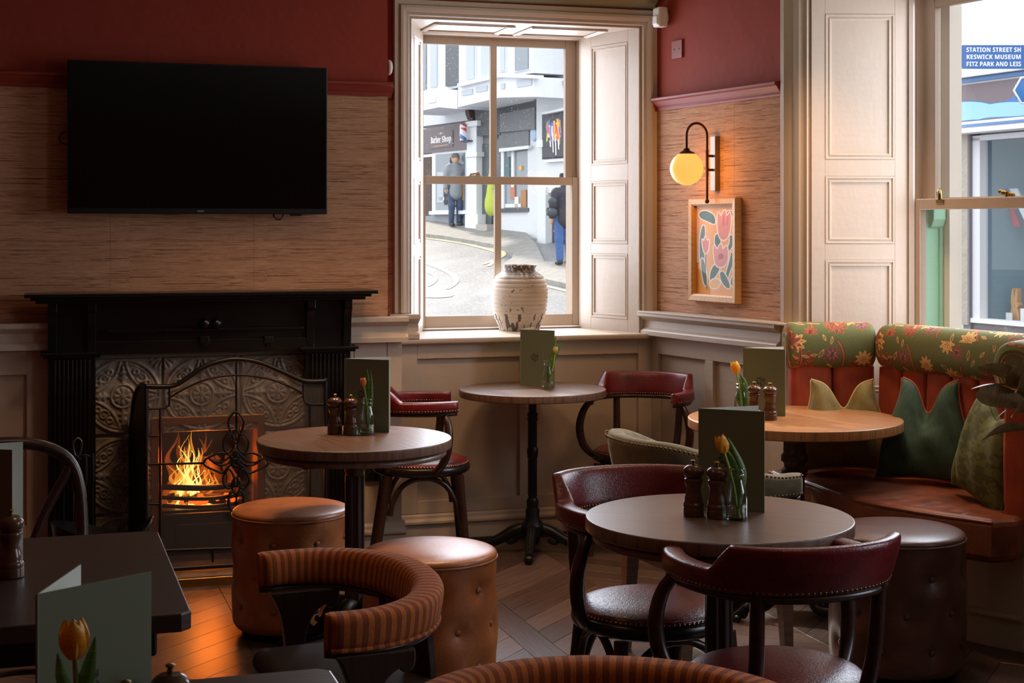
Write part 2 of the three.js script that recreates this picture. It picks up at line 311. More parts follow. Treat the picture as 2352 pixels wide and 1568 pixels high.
{
  const w = struct('wall_left', 'papered chimney breast with red paint above the picture rail', A);
  const L = -3.7, Rr = -0.649;
  mesh('core', merge(bx(L, FO[0], 0, CEIL, 0, 0.16), bx(FO[0], FO[1], FO[2], CEIL, 0, 0.16), bx(FO[1], Rr, 0, CEIL, 0, 0.16)), mat.red, w);
  let x = Rr; for (const len of [0.61, 0.62, 0.69, 0.69, 0.441]) { mesh('wallpaper_panel', bx(x - len + 0.0008, x, 1.08, 2.085, 0.16, 0.164), mat.paper, w); x -= len; }
  mesh('picture_rail', run(L, -0.632, 2.085, 0.16, RAIL), mat.redWood, w);
  mesh('panel', merge(bx(L, -2.13, 0, 0.97, 0.16, 0.186), bx(-0.86, -0.6, 0, 0.97, 0.16, 0.186)), mat.cream, w);
  const st = (x0, x1, y0, y1) => mesh('panel_frame', rbx(x0, x1, y0, y1, 0.186, 0.204, 0.002), mat.cream, w);
  st(-2.225, -2.13, 0.14, 0.97); st(-3.7, -2.225, 0.86, 0.97); st(-3.7, -2.225, 0.14, 0.22); st(-0.86, -0.815, 0.14, 0.97); st(-0.813, -0.662, 0.14, 0.97); st(-0.66, -0.592, 0.14, 0.97);
  mesh('dado_rail', run(L, -2.14, 0.966, 0.204, DADO), mat.cream, w); mesh('dado_rail', run(-0.85, -0.572, 0.966, 0.204, DADO), mat.cream, w);
  mesh('skirting', run(L, -2.14, 0, 0.19, SKIRT), mat.cream, w); mesh('skirting', run(-0.85, -0.578, 0, 0.19, SKIRT), mat.cream, w);
  mesh('firebox', merge(bx(FO[0], FO[0] + 0.02, 0.04, FO[2], -0.3, 0.16), bx(FO[1] - 0.02, FO[1], 0.04, FO[2], -0.3, 0.16), bx(FO[0], FO[1], 0.04, FO[2], -0.3, -0.26), bx(FO[0], FO[1], FO[2] - 0.02, FO[2], -0.3, 0.16)), mat.soot, w, 'sooty black fire opening');
}
// ---------- right wall ----------
const WB = 1.226, WBb = 1.415, W2R = 2.74, W2Rb = 2.55;      // bay opening: front left, back left, front right, back right
{
  const w = struct('wall_right', 'papered right wall between the two sash windows', B);
  mesh('core', merge(prism([[-0.25, -0.6], [0, 0], [WB, 0], [WBb, -0.39], [WBb + 0.03, -0.39], [WBb + 0.03, -0.52], [0.1, -0.52]], 0, CEIL),
    prism([[W2R, 0], [4.2, 0], [4.35, -0.39], [4.35, -0.52], [W2Rb - 0.03, -0.52], [W2Rb - 0.03, -0.39], [W2Rb, -0.39]], 0, CEIL), prism([[6.0, 0], [8.3, 0], [8.3, -0.52], [5.85, -0.52], [5.85, -0.39]], 0, CEIL),
    prism([[4.2, 0], [6.0, 0], [5.85, -0.39], [5.85, -0.52], [4.35, -0.52], [4.35, -0.39]], 0, 0.93), prism([[4.2, 0], [6.0, 0], [5.85, -0.39], [5.85, -0.52], [4.35, -0.52], [4.35, -0.39]], 2.5, CEIL)), mat.cream, w);
  mesh('painted_wall', bx(0.0, 1.05, 2.12, CEIL, 0, 0.003), mat.red, w, 'dark red painted plaster'); mesh('painted_wall', merge(bx(2.93, 4.2, 0, CEIL, 0, 0.003), bx(6.0, 8.2, 0, CEIL, 0, 0.003)), mat.red, w);
  mesh('core_below_window', bx(WBb - 0.03, W2Rb + 0.03, 0, 0.95, -0.52, -0.4), mat.cream, w);
  mesh('core_above_window', prism([[WB, 0], [W2R, 0], [W2Rb, -0.39], [W2Rb, -0.52], [WBb, -0.52], [WBb, -0.39]], 2.5, CEIL), mat.cream, w);
  mesh('wallpaper_panel', bx(0.004, 0.68, 1.08, 2.058, 0, 0.004), mat.paper, w); mesh('wallpaper_panel', bx(0.681, 1.04, 1.08, 2.058, 0, 0.004), mat.paper, w);
  mesh('picture_rail', run(0.0, 1.035, 2.058, 0, RAIL), mat.redWood, w);
  mesh('panel', bx(0.0, 1.1, 0, 0.97, 0.0, 0.014), mat.cream, w);
  const st = (x0, x1, y0, y1) => mesh('panel_frame', rbx(x0, x1, y0, y1, 0.014, 0.034, 0.002), mat.cream, w);
  st(0.034, 0.09, 0.14, 0.966); st(0.49, 0.555, 0.2, 0.868); st(0.98, 1.09, 0.14, 0.966); st(0.09, 0.98, 0.868, 0.966); st(0.09, 0.98, 0.14, 0.2);
  mesh('dado_rail', run(-0.02, 1.085, 0.958, 0.03, DADO), mat.cream, w);
  mesh('dado_cap', rbx(-0.01, 1.21, 1.066, 1.076, 0, 0.09, 0.003), mat.cream, w);
  mesh('skirting', run(0.03, 1.1, 0, 0.014, SKIRT), mat.cream, w);
  // unseen window further along, placed to light the room from the right
  const win = struct('window_3', 'unseen sash window further along the right wall, lighting the room', B);
  const sash = (x0, x1, y0, y1, z) => mesh('sash', moulding([[x0, y0], [x0, y1], [x1, y1], [x1, y0]].reverse(), [[0, 0], [0, 0.035], [0.05, 0.035], [0.05, 0]].map(([a, b]) => [a, b + z]), true), mat.sash, win);
  sash(4.35, 5.85, 1.7, 2.48, -0.46); sash(4.35, 5.85, 0.95, 1.72, -0.42);
  for (const y of [[0.98, 1.69], [1.73, 2.45]]) mesh('pane', new THREE.PlaneGeometry(1.44, y[1] - y[0]).translate(5.1, (y[0] + y[1]) / 2, -0.43), mat.glass, win);
  mesh('sill', rbx(4.2, 6.0, 0.93, 0.96, -0.42, 0.02), mat.cream, win);
}
{ // the walls behind the viewer
  const l = struct('wall_west', 'plain red painted wall on the far side of the fireplace', A);
  mesh('core', bx(-3.9, -3.7, 0, CEIL, -0.62, 9.4), mat.red, l);
  const b = struct('wall_front', 'plain red painted wall behind the viewer', A);
  mesh('core', bx(-3.9, 5.7, 0, CEIL, 9.2, 9.4), mat.red, b);
}
// ---------- windows ----------
const between = (p, q) => new Frame(p[0], p[2], Math.atan2(-(q[2] - p[2]), q[0] - p[0]));
const BEAD = [[0, 0], [0, 0.004], [0.003, 0.008], [0.008, 0.008], [0.011, 0.003], [0.016, 0.003], [0.019, 0.0065], [0.024, 0.0065], [0.027, 0.001], [0.027, 0]];
function shutter(win, frame, len, y0, y1, panels, name = 'shutter') {   // panelled lining: panels are [x0, y0, x1, y1]
  const g = new THREE.Group(); g.name = name; win.add(g);
  const inv = new THREE.Matrix4().copy(win.matrixWorld).invert(); g.applyMatrix4(inv.multiply(new THREE.Matrix4().makeRotationY(frame.t).setPosition(frame.x, 0, frame.z)));
  mesh('board', bx(0, len, y0, y1, -0.012, 0.0), mat.cream, g);
  const xs = [...panels].map((p) => p[0]), xe = panels.map((p) => p[2]), a = Math.min(...xs), b = Math.max(...xe), f = 0.014;
  mesh('stile', rbx(0, a, y0, y1, 0, f, 0.0015), mat.cream, g); mesh('stile', rbx(b, len, y0, y1, 0, f, 0.0015), mat.cream, g);
  const cuts = [y0, ...panels.slice().sort((p, q) => p[1] - q[1]).flatMap((p) => [p[1], p[3]]), y1];
  for (let i = 0; i < cuts.length; i += 2) if (cuts[i + 1] - cuts[i] > 0.004) mesh('rail', rbx(a, b, cuts[i], cuts[i + 1], 0, f, 0.0015), mat.cream, g);
  for (const p of panels) {
    mesh('panel_moulding', moulding([[p[0], p[1]], [p[2], p[1]], [p[2], p[3]], [p[0], p[3]]], BEAD.map(([o, z]) => [o, z + f - 0.006]), true), mat.cream, g);
    mesh('panel_field', rbx(p[0] + 0.02, p[2] - 0.02, p[1] + 0.02, p[3] - 0.02, 0, 0.008, 0.001), mat.cream, g);
  }
  return g;
}
const sashFrame = (x0, x1, y0, y1, wl, wr, wt, wb, z0, z1) => merge(rbx(x0, x0 + wl, y0, y1, z0, z1, 0.003), rbx(x1 - wr, x1, y0, y1, z0, z1, 0.003), rbx(x0 + wl, x1 - wr, y1 - wt, y1, z0, z1, 0.003), rbx(x0 + wl, x1 - wr, y0, y0 + wb, z0, z1, 0.003));
const glazing = (x0, x1, y0, y1, z) => moulding([[x0, y0], [x1, y0], [x1, y1], [x0, y1]], [[0, 0], [0, 0.006], [0.006, 0.0]].map(([o, h]) => [o, h + z]), true);
{
  const w = struct('window_1', 'cream sash window with panelled shutters overlooking the street', A); w.updateMatrixWorld();
  mesh('architrave', moulding([[-0.512, 1.085], [-0.512, 2.481], [0.67, 2.481], [0.67, 1.072]], ARCH), mat.cream, w);
  mesh('sill', rbx(-0.6, 0.735, 0.938, 0.966, -0.5, 0.075, 0.012, 4), mat.cream, w);
  const fr = between(A.world(0.519, 0, -0.45), A.world(0.67, 0, 0)), fl = between(A.world(-0.512, 0, 0), A.world(-0.342, 0, -0.45));
  const py = [[100, 378], [413, 560], [580, 731]], lr = 0.4747, ll = 0.481;
  shutter(w, fr, lr, 0.966, 2.47, py.map(([a, b]) => { const r = fr.rect(1362, a + 2, 1447, b); return r; }), 'shutter');
  shutter(w, fl, ll, 0.966, 2.47, py.map(([a, b]) => { const r = fr.rect(1362, a + 2, 1447, b); return [0.1, r[1], 0.38, r[3]]; }), 'shutter');
  // panelled soffit
  const so = new THREE.Group(); so.name = 'soffit'; w.add(so);
  mesh('board', prism([[-0.512, 0], [0.67, 0], [0.519, -0.45], [-0.342, -0.45]], 2.47, 2.481), mat.cream, so);
  for (const [a, b] of [[-0.36, 0.05], [0.13, 0.53]]) mesh('panel_moulding', moulding([[a, -0.4], [b, -0.4], [b, -0.09], [a, -0.09]], BEAD.map(([o, z]) => [o, z + 0.003]), true).rotateX(PI / 2).translate(0, 2.47, 0), mat.cream, so);
  mesh('frame', moulding([[-0.342, 0.966], [-0.342, 2.47], [0.519, 2.47], [0.519, 0.966]].reverse(), [[0, -0.45], [0, -0.44], [0.008, -0.432], [0.014, -0.44], [0.014, -0.53], [0, -0.53]], true), mat.sash, w);
  const up = mesh('upper_sash', merge(sashFrame(-0.336, 0.505, 1.712, 2.462, 0.022, 0.058, 0.044, 0.03, -0.525, -0.49), rbx(0.041, 0.074, 1.73, 2.43, -0.522, -0.492, 0.004)), mat.sash, w);
  mesh('sash_horn', slab([[0.462, 1.74], [0.505, 1.74], [0.505, 1.80], [0.49, 1.785], [0.485, 1.76]], 0.03).translate(0, 0, -0.487), mat.cream, up);
  mesh('lower_sash', merge(sashFrame(-0.336, 0.505, 0.968, 1.746, 0.022, 0.035, 0.04, 0.07, -0.485, -0.45), rbx(0.052, 0.086, 1.0, 1.72, -0.482, -0.452, 0.004)), mat.sash, w);
  for (const [x0, x1, y0, y1, z] of [[-0.315, 0.042, 1.73, 2.42, -0.507], [0.073, 0.448, 1.73, 2.42, -0.507], [-0.315, 0.053, 1.035, 1.71, -0.467], [0.085, 0.471, 1.035, 1.71, -0.467]])
    mesh('pane', new THREE.PlaneGeometry(x1 - x0, y1 - y0).translate((x0 + x1) / 2, (y0 + y1) / 2, z), mat.glass, w);
  const f = mesh('sash_fastener', merge(rbx(-0.085, -0.02, 1.744, 1.752, -0.487, -0.46, 0.002), new THREE.SphereGeometry(0.012, 12, 8).translate(-0.035, 1.76, -0.47), rod([[-0.075, 1.757, -0.475], [-0.035, 1.762, -0.468]], 0.005, 6)), mat.cream, w);
  mesh('outer_lining', merge(bx(-0.342, -0.326, 0.95, 2.48, -0.62, -0.535), bx(0.495, 0.519, 0.95, 2.48, -0.62, -0.535), bx(-0.326, 0.495, 2.455, 2.481, -0.62, -0.535), bx(-0.34, 0.51, 0.945, 0.955, -0.66, -0.535)), mat.sash, w);
  const r = rng(77);
  const drop = new THREE.InstancedMesh(new THREE.SphereGeometry(1, 6, 4), MP({ color: 0xffffff, roughness: 0.05, transmission: 1, thickness: 0.002, ior: 1.33 }), 1500), mm = new THREE.Matrix4(), q = new THREE.Quaternion();
  for (let i = 0; i < 1500; i++) { const top = r() < 0.72, x = top ? lerp(-0.3, 0.44, r()) : lerp(-0.3, 0.46, r()), y = top ? lerp(1.75, 2.41, r()) : lerp(1.05, 1.7, r()), s = 0.0005 + 0.0007 * r() * r(); drop.setMatrixAt(i, mm.compose(V(x, y, top ? -0.509 : -0.469), q, V(s, s * (1 + r()), s * 0.5))); }
  drop.name = 'rain_droplets'; drop.userData.kind = 'stuff'; w.add(drop);
}
{
  const w = struct('window_2', 'tall sash window with panelled shutters above the banquette', B); w.updateMatrixWorld();
  mesh('architrave', moulding([[WB, 0], [WB, 2.5], [W2R, 2.5], [W2R, 0]], [[0, 0], [0, 0.02], [0.02, 0.022], [0.03, 0.04], [0.05, 0.044], [0.06, 0.03], [0.09, 0.03], [0.1, 0.04], [0.12, 0.05], [0.135, 0.05], [0.14, 0.03], [0.17, 0.03], [0.178, 0.024], [0.178, 0]]), mat.cream, w);
  const fl = between(B.world(WB, 0, 0), B.world(WBb, 0, -0.39)), fr = between(B.world(W2Rb, 0, -0.39), B.world(W2R, 0, 0));
  const rows = [[33, 367], [405, 560], [597, 900]], L = 0.433;
  shutter(w, fl, L, 0.5, 2.5, rows.map(([a, b]) => fl.rect(1893, a, 2053, b)));
  shutter(w, fr, L, 0.5, 2.5, rows.map(([a, b]) => { const r = fl.rect(1893, a, 2053, b); return [L - r[2], r[1], L - r[0], r[3]]; }));
  mesh('frame', moulding([[WBb, 0.95], [WBb, 2.5], [W2Rb, 2.5], [W2Rb, 0.95]].reverse(), [[0, -0.39], [0, -0.375], [0.012, -0.362], [0.024, -0.375], [0.024, -0.47], [0, -0.47]], true), mat.sash, w);
  const x0 = WBb + 0.024, x1 = W2Rb - 0.024, xm = (x0 + x1) / 2 + 0.06;
  mesh('upper_sash', merge(sashFrame(x0, x1, 1.575, 2.47, 0.075, 0.075, 0.06, 0.035, -0.46, -0.425), rbx(xm, xm + 0.03, 1.6, 2.42, -0.457, -0.428, 0.004)), mat.sash, w);
  mesh('lower_sash', merge(sashFrame(x0, x1, 0.955, 1.605, 0.03, 0.03, 0.045, 0.08, -0.42, -0.385), rbx(xm, xm + 0.03, 1.0, 1.58, -0.417, -0.388, 0.004)), mat.sash, w);
  for (const [a, b] of [[x0 + 0.03, xm], [xm + 0.03, x1 - 0.03]]) for (const [c, d, z] of [[1.6, 2.42, -0.445], [1.02, 1.57, -0.405]]) mesh('pane', new THREE.PlaneGeometry(b - a, d - c).translate((a + b) / 2, (c + d) / 2, z), mat.glass, w);
  mesh('sill', rbx(WBb - 0.03, W2Rb + 0.03, 0.93, 0.955, -0.47, -0.3, 0.008), mat.cream, w);
  const cl = B.at(2160, 462, -0.385), kn = B.at(2312, 452, -0.4);
  mesh('sash_lift', merge(rod([[cl[0] - 0.03, 1.61, -0.405], [cl[0] - 0.028, 1.635, -0.4], [cl[0] - 0.012, 1.64, -0.39], [cl[0], 1.625, -0.381], [cl[0], 1.6, -0.381]], 0.006, 20, 8, 1.6), rbx(cl[0] - 0.022, cl[0] + 0.022, 1.583, 1.603, -0.385, -0.38, 0.003)), mat.oldBrass, w);
  mesh('fastener', merge(rod([[kn[0] - 0.03, 1.625, -0.4], [kn[0] + 0.03, 1.612, -0.41]], (t) => 0.006 + 0.004 * Math.sin(t * 9), 20, 10), new THREE.SphereGeometry(0.009, 12, 8).translate(kn[0] - 0.034, 1.627, -0.4), new THREE.CylinderGeometry(0.009, 0.011, 0.03, 12).translate(kn[0], 1.61, -0.405)), mat.brass, w);
}

// ---------- things on a wall: built in the wall's axes, kept at their own base ----------
function onWall(frame, name, label, category, x, y, z, group) {
  const o = thing(name, label, category, frame.world(x, y, z), frame.t, group);
  o.put = (n, geo, m, parent = o, lab) => mesh(n, geo.translate(-x, -y, -z), m, parent, lab);
  return o;
}
// ---------- fire surround ----------
{
  const t = onWall(A, 'fire_surround', 'black painted timber fire surround with fluted pilasters and mantel shelf', 'fireplace', -1.5, 0, 0.21);
  const z0 = 0.206, zb = 0.28, put = t.put;
  put('mantel_shelf', merge(rbx(-2.235, -0.745, 1.193, 1.209, z0, 0.41, 0.004), rbx(-2.21, -0.77, 1.18, 1.194, z0, 0.385, 0.004), rbx(-2.19, -0.79, 1.166, 1.181, z0, 0.35, 0.004)), mat.black);
  put('frieze', rbx(-2.14, -0.845, 0.95, 1.167, z0, zb, 0.003), mat.black);
  put('frieze_ledge', rbx(-1.9, -1.06, 1.035, 1.05, zb, zb + 0.022, 0.004), mat.black);
  put('lower_fascia', rbx(-1.945, -1.047, 0.944, 1.0, zb, zb + 0.012, 0.003), mat.black);
  for (const [a, b] of [[-2.14, -1.945], [-1.047, -0.845]]) {
    put('pilaster', merge(rbx(a, b, 0.05, 0.945, z0, zb, 0.003), ...Array.from({ length: 9 }, (_, i) => new THREE.CylinderGeometry(0.0072, 0.0072, 0.76, 10).translate(lerp(a + 0.028, b - 0.028, i / 8), 0.545, zb + 0.001))), mat.black);
    put('plinth_block', rbx(a - 0.006, b + 0.006, 0.04, 0.16, z0, zb + 0.014, 0.004), mat.black);
    put('capital_ledge', merge(rbx(a - 0.03, b + 0.03, 0.945, 0.957, z0, zb + 0.04, 0.003), rbx(a - 0.018, b + 0.018, 0.933, 0.946, z0, zb + 0.026, 0.003)), mat.black);
    for (const c of [a + 0.018, b - 0.018]) {
      const sh = new THREE.Shape(); sh.moveTo(0, 0.957); sh.lineTo(0.012, 0.957); sh.bezierCurveTo(0.02, 1.05, 0.015, 1.1, 0.05, 1.13); sh.lineTo(0.05, 1.166); sh.lineTo(0, 1.166);
      put('corbel', slab(sh, 0.036, 0.002).rotateY(-PI / 2).translate(c - 0.018, 0, zb), mat.black);
    }
  }
  for (const px of [471, 497]) { const [x, y] = A.at(px, 742, zb + 0.03); put('knob', merge(new THREE.SphereGeometry(0.021, 16, 12).translate(x, y, zb + 0.045), new THREE.CylinderGeometry(0.009, 0.014, 0.04, 12).rotateX(PI / 2).translate(x, y - 0.012, zb + 0.02)), mat.black); }
  for (const px of [470, 617]) { const [x, y] = A.at(px, 778, zb + 0.02); put('hook_bracket', merge(rbx(x - 0.02, x + 0.02, y - 0.02, y + 0.012, zb, zb + 0.03, 0.004), rbx(x - 0.014, x + 0.014, y - 0.032, y - 0.018, zb, zb + 0.02, 0.004)), mat.black); }

  // raised pattern tiles
  const T = 0.166, tileTex = texture(256, 256, 0.333, 0.333, (u, v) => { const p = n1(u * 8, v * 8, 8, 8), f = n2(u * 60, v * 60, 60, 60), s = n3(u * 26, v * 26, 26, 26); return mixc(mixc([156, 143, 126], [110, 99, 86], clamp(p * 1.2 - 0.1)), s > 0.72 ? [170, 160, 146] : [88, 76, 66], 0.25 * f + (s > 0.72 ? 0.2 : 0)); });
  const tileMat = M({ map: tileTex, roughness: 0.5, bumpMap: plasterBump, bumpScale: 0.002 });
  const ridge = (d, w) => Math.exp(-(d / w) * (d / w));
  const relief = (x, y) => {
    const r = Math.hypot(x, y), th = Math.atan2(y, x), ax = Math.abs(x), ay = Math.abs(y); let h = 0;
    h = Math.max(h, ridge(r - 0.155, 0.006), 0.6 * ridge(r - 0.139, 0.003));
    for (const [cx, cy] of [[T, T], [-T, T], [T, -T], [-T, -T]]) { const d = Math.hypot(x - cx, y - cy); h = Math.max(h, r < 0.155 ? 0.85 * ridge(d - 0.155, 0.005) : 0); if (d < 0.062) h = Math.max(h, 0.7 * (0.5 + 0.5 * Math.cos(Math.atan2(y - cy, x - cx) * 14)) * smooth(0.062, 0.05, d) * smooth(0.008, 0.02, d)); }
    h = Math.max(h, ridge(r - 0.05, 0.0045));
    if (r < 0.044) h = Math.max(h, r < 0.011 ? 1 : 0.9 * Math.sqrt(Math.abs(Math.cos(th * 4))) * smooth(0.044, 0.034, r) * smooth(0.008, 0.015, r));
    const along = Math.max(ax, ay), off = Math.min(ax, ay);
    if (along > 0.054 && along < 0.135) { const k = (along - 0.054) / 0.081, wd = 0.024 * Math.sin(PI * Math.min(1, 0.15 + k * 0.85)) * (0.72 + 0.28 * Math.cos(k * 22)); h = Math.max(h, 0.9 * smooth(wd, wd * 0.6, off) * (0.7 + 0.3 * ridge(off, 0.003))); }
    const dx = ax - 0.079, dy = ay - 0.079, d1 = Math.hypot(dx, dy); h = Math.max(h, 0.8 * ridge(d1 - 0.017 + 0.005 * Math.atan2(dy, dx) / PI, 0.0045), 0.8 * ridge(d1, 0.006));
    const dd = Math.hypot(ax - 0.104, ay - 0.055), de = Math.hypot(ax - 0.055, ay - 0.104); h = Math.max(h, 0.75 * ridge(dd - 0.011, 0.004), 0.75 * ridge(de - 0.011, 0.004));
    return h * 0.008;
  };
  const tileGeo = (x0, x1, y0, y1) => {
    const nx = Math.round((x1 - x0) / 0.0036), ny = Math.round((y1 - y0) / 0.0036), g = new THREE.PlaneGeometry(x1 - x0, y1 - y0, nx, ny).translate((x0 + x1) / 2, (y0 + y1) / 2, 0), p = g.attributes.position, uv = g.attributes.uv;
    for (let i = 0; i < p.count; i++) { const x = p.getX(i), y = p.getY(i), e = x - x0 < 1e-4 || x1 - x < 1e-4 || y - y0 < 1e-4 || y1 - y < 1e-4; p.setZ(i, e ? -0.01 : 0.002 + relief(x, y)); uv.setXY(i, x, y); }
    g.computeVertexNormals(); return g;
  };
  const whole = tileGeo(-T + 0.001, T - 0.001, -T + 0.001, T - 0.001), right = tileGeo(-T + 0.105, T - 0.001, -T + 0.001, T - 0.001), stub = tileGeo(-T + 0.001, T - 0.001, -T + 0.12, T - 0.001), stubR = tileGeo(-T + 0.105, T - 0.001, -T + 0.12, T - 0.001);
  const tile = (geo, c, r) => { const m = mesh('tile', geo, tileMat, t); m.position.set(-1.8305 + c * 0.3345 + 1.5, 0.758 - r * 0.34, 0.012); };
  tile(whole, 0, 0); tile(whole, 1, 0); tile(whole, 2, 0); tile(whole, 0, 1); tile(right, 2, 1); tile(stub, 0, 2); tile(stubR, 2, 2);
  put('tile_backing', merge(bx(-1.99, FO[0], 0.04, 0.95, 0.187, 0.213), bx(FO[1], -1.0, 0.04, 0.95, 0.187, 0.213), bx(FO[0], FO[1], 0.655, 0.95, 0.187, 0.213)), M({ color: 0x8f8676, roughness: 0.9 }));
  // metal insert and grate
  put('insert_frame', moulding([[-1.715, 0.05], [-1.715, 0.663], [-1.218, 0.663], [-1.218, 0.05]].reverse(), [[0, 0.21], [0, 0.226], [0.006, 0.232], [0.034, 0.232], [0.05, 0.214], [0.05, 0.16]]), mat.brass, t, 'brass frame of the fire opening');
  put('ash_cover', merge(rbx(-1.66, -1.27, 0.05, 0.235, 0.19, 0.21, 0.006), rbx(-1.6, -1.33, 0.08, 0.19, 0.21, 0.222, 0.02)), mat.iron);
  for (const y of [0.262, 0.298, 0.345]) put('grate_bar', rod([[-1.655, y, 0.14], [-1.56, y, 0.2], [-1.465, y, 0.225], [-1.37, y, 0.2], [-1.275, y, 0.14]], y > 0.34 ? 0.013 : 0.009, 30, 8), mat.iron);
  put('grate_floor', rbx(-1.66, -1.27, 0.225, 0.24, -0.2, 0.15, 0.003), mat.iron);
}
// hearth
{
  const h = onWall(A, 'hearth', 'low stone hearth slab with a brass edged fender strip', 'hearth', -1.5, 0, 0.4);
  h.put('slab', rbx(-2.13, -0.86, 0, 0.042, 0.282, 0.585, 0.004), M({ map: texture(256, 256, 0.6, 0.6, (u, v) => mixc([112, 96, 84], [72, 60, 52], n1(u * 9, v * 9, 9, 9) * 0.7 + n2(u * 50, v * 50, 50, 50) * 0.3)), roughness: 0.5 }));
  h.put('fender_strip', rbx(-2.14, -0.85, 0, 0.036, 0.586, 0.6, 0.003), mat.brass, h, 'brass edging strip');
}
// ---------- fire ----------
{
  const r = rng(31), fire = onWall(A, 'log_fire', 'burning log fire with tall orange flames in the grate', 'fire', -1.47, 0.24, 0.0);
  const bark = M({ color: 0x2a1a10, roughness: 0.95 }), ember = M({ color: 0x3a1006, emissive: 0xff5a12, emissiveIntensity: 2.2, roughness: 1 });
  for (const [x0, y0, x1, y1, z] of [[-1.62, 0.27, -1.33, 0.29, 0.05], [-1.6, 0.31, -1.36, 0.36, -0.03], [-1.58, 0.28, -1.4, 0.46, 0.0], [-1.36, 0.28, -1.45, 0.47, 0.02], [-1.56, 0.27, -1.38, 0.27, 0.1]])
    fire.put('log', rod([[x0, y0, z - 0.04], [(x0 + x1) / 2, (y0 + y1) / 2 + 0.008, z], [x1, y1, z + 0.03]], (t) => 0.024 + 0.003 * Math.sin(t * 17 + x0 * 40), 14, 9), bark);
  for (let i = 0; i < 34; i++) fire.put('ember', new THREE.IcosahedronGeometry(0.009 + 0.012 * r(), 0).translate(lerp(-1.6, -1.33, r()), 0.262 + 0.03 * r(), lerp(0.02, 0.15, r())), ember);
  const hue = (c, k, o) => new THREE.MeshStandardMaterial({ color: 0x000000, emissive: new THREE.Color(...c), emissiveIntensity: k, roughness: 1, transparent: o < 1, opacity: o, side: THREE.DoubleSide });
  const outer = hue([1, 0.15, 0.012], 0.7, 0.16), mid = hue([1, 0.33, 0.025], 1.8, 0.3), core = hue([1, 0.62, 0.14], 3.4, 0.5);
  const flame = (px, py, top, w, m, ph, z = 0.05) => {
    const [x, y] = A.at(px, py, z), yt = A.at(px, top, z)[1], rings = [];
    for (let i = 0; i <= 30; i++) {
      const t = i / 30, wd = w * Math.pow(1 - t, 0.85) * (0.5 + 0.5 * Math.sin(PI * Math.min(1, t * 1.6 + 0.2))) * (1 + 0.25 * Math.sin(t * 12 + ph)) + 0.0006, cx = x + 0.026 * t * Math.sin(t * 5.5 + ph) + 0.012 * Math.sin(t * 12 + ph * 2), cz = z + 0.018 * Math.sin(t * 8 + ph), ring = [];
      for (let j = 0; j < 12; j++) { const a = -j / 12 * 2 * PI; ring.push(V(cx + Math.cos(a) * wd, lerp(y, yt, t), cz + Math.sin(a) * wd * 0.6)); }
      rings.push(ring);
    }
    fire.put('flame', loft(rings), m);
  };
  for (let i = 0; i < 20; i++) flame(lerp(395, 535, r()), 1168, lerp(988, 1090, r()), lerp(0.03, 0.08, r()), outer, r() * 6, lerp(-0.08, 0.03, r()));
  for (let i = 0; i < 20; i++) { const k = r(); flame(lerp(402, 500, k), 1168, lerp(978, 1110, Math.pow(Math.abs(k - 0.35) * 1.5, 0.8)) + 20 * r(), lerp(0.022, 0.05, r()), mid, r() * 6, lerp(-0.04, 0.08, r())); }
  for (let i = 0; i < 16; i++) { const k = r(); flame(lerp(412, 486, k), 1168, lerp(990, 1130, Math.pow(Math.abs(k - 0.3) * 1.4, 0.8)) + 24 * r(), lerp(0.008, 0.02, r()), core, r() * 6, lerp(0.02, 0.09, r())); }
  const glow = new THREE.PointLight(0xff7a26, 0.75); glow.position.set(0.02, 0.16, 0.08); glow.castShadow = true; glow.shadow.radius = 4; glow.name = 'fire_glow'; fire.add(glow);
}
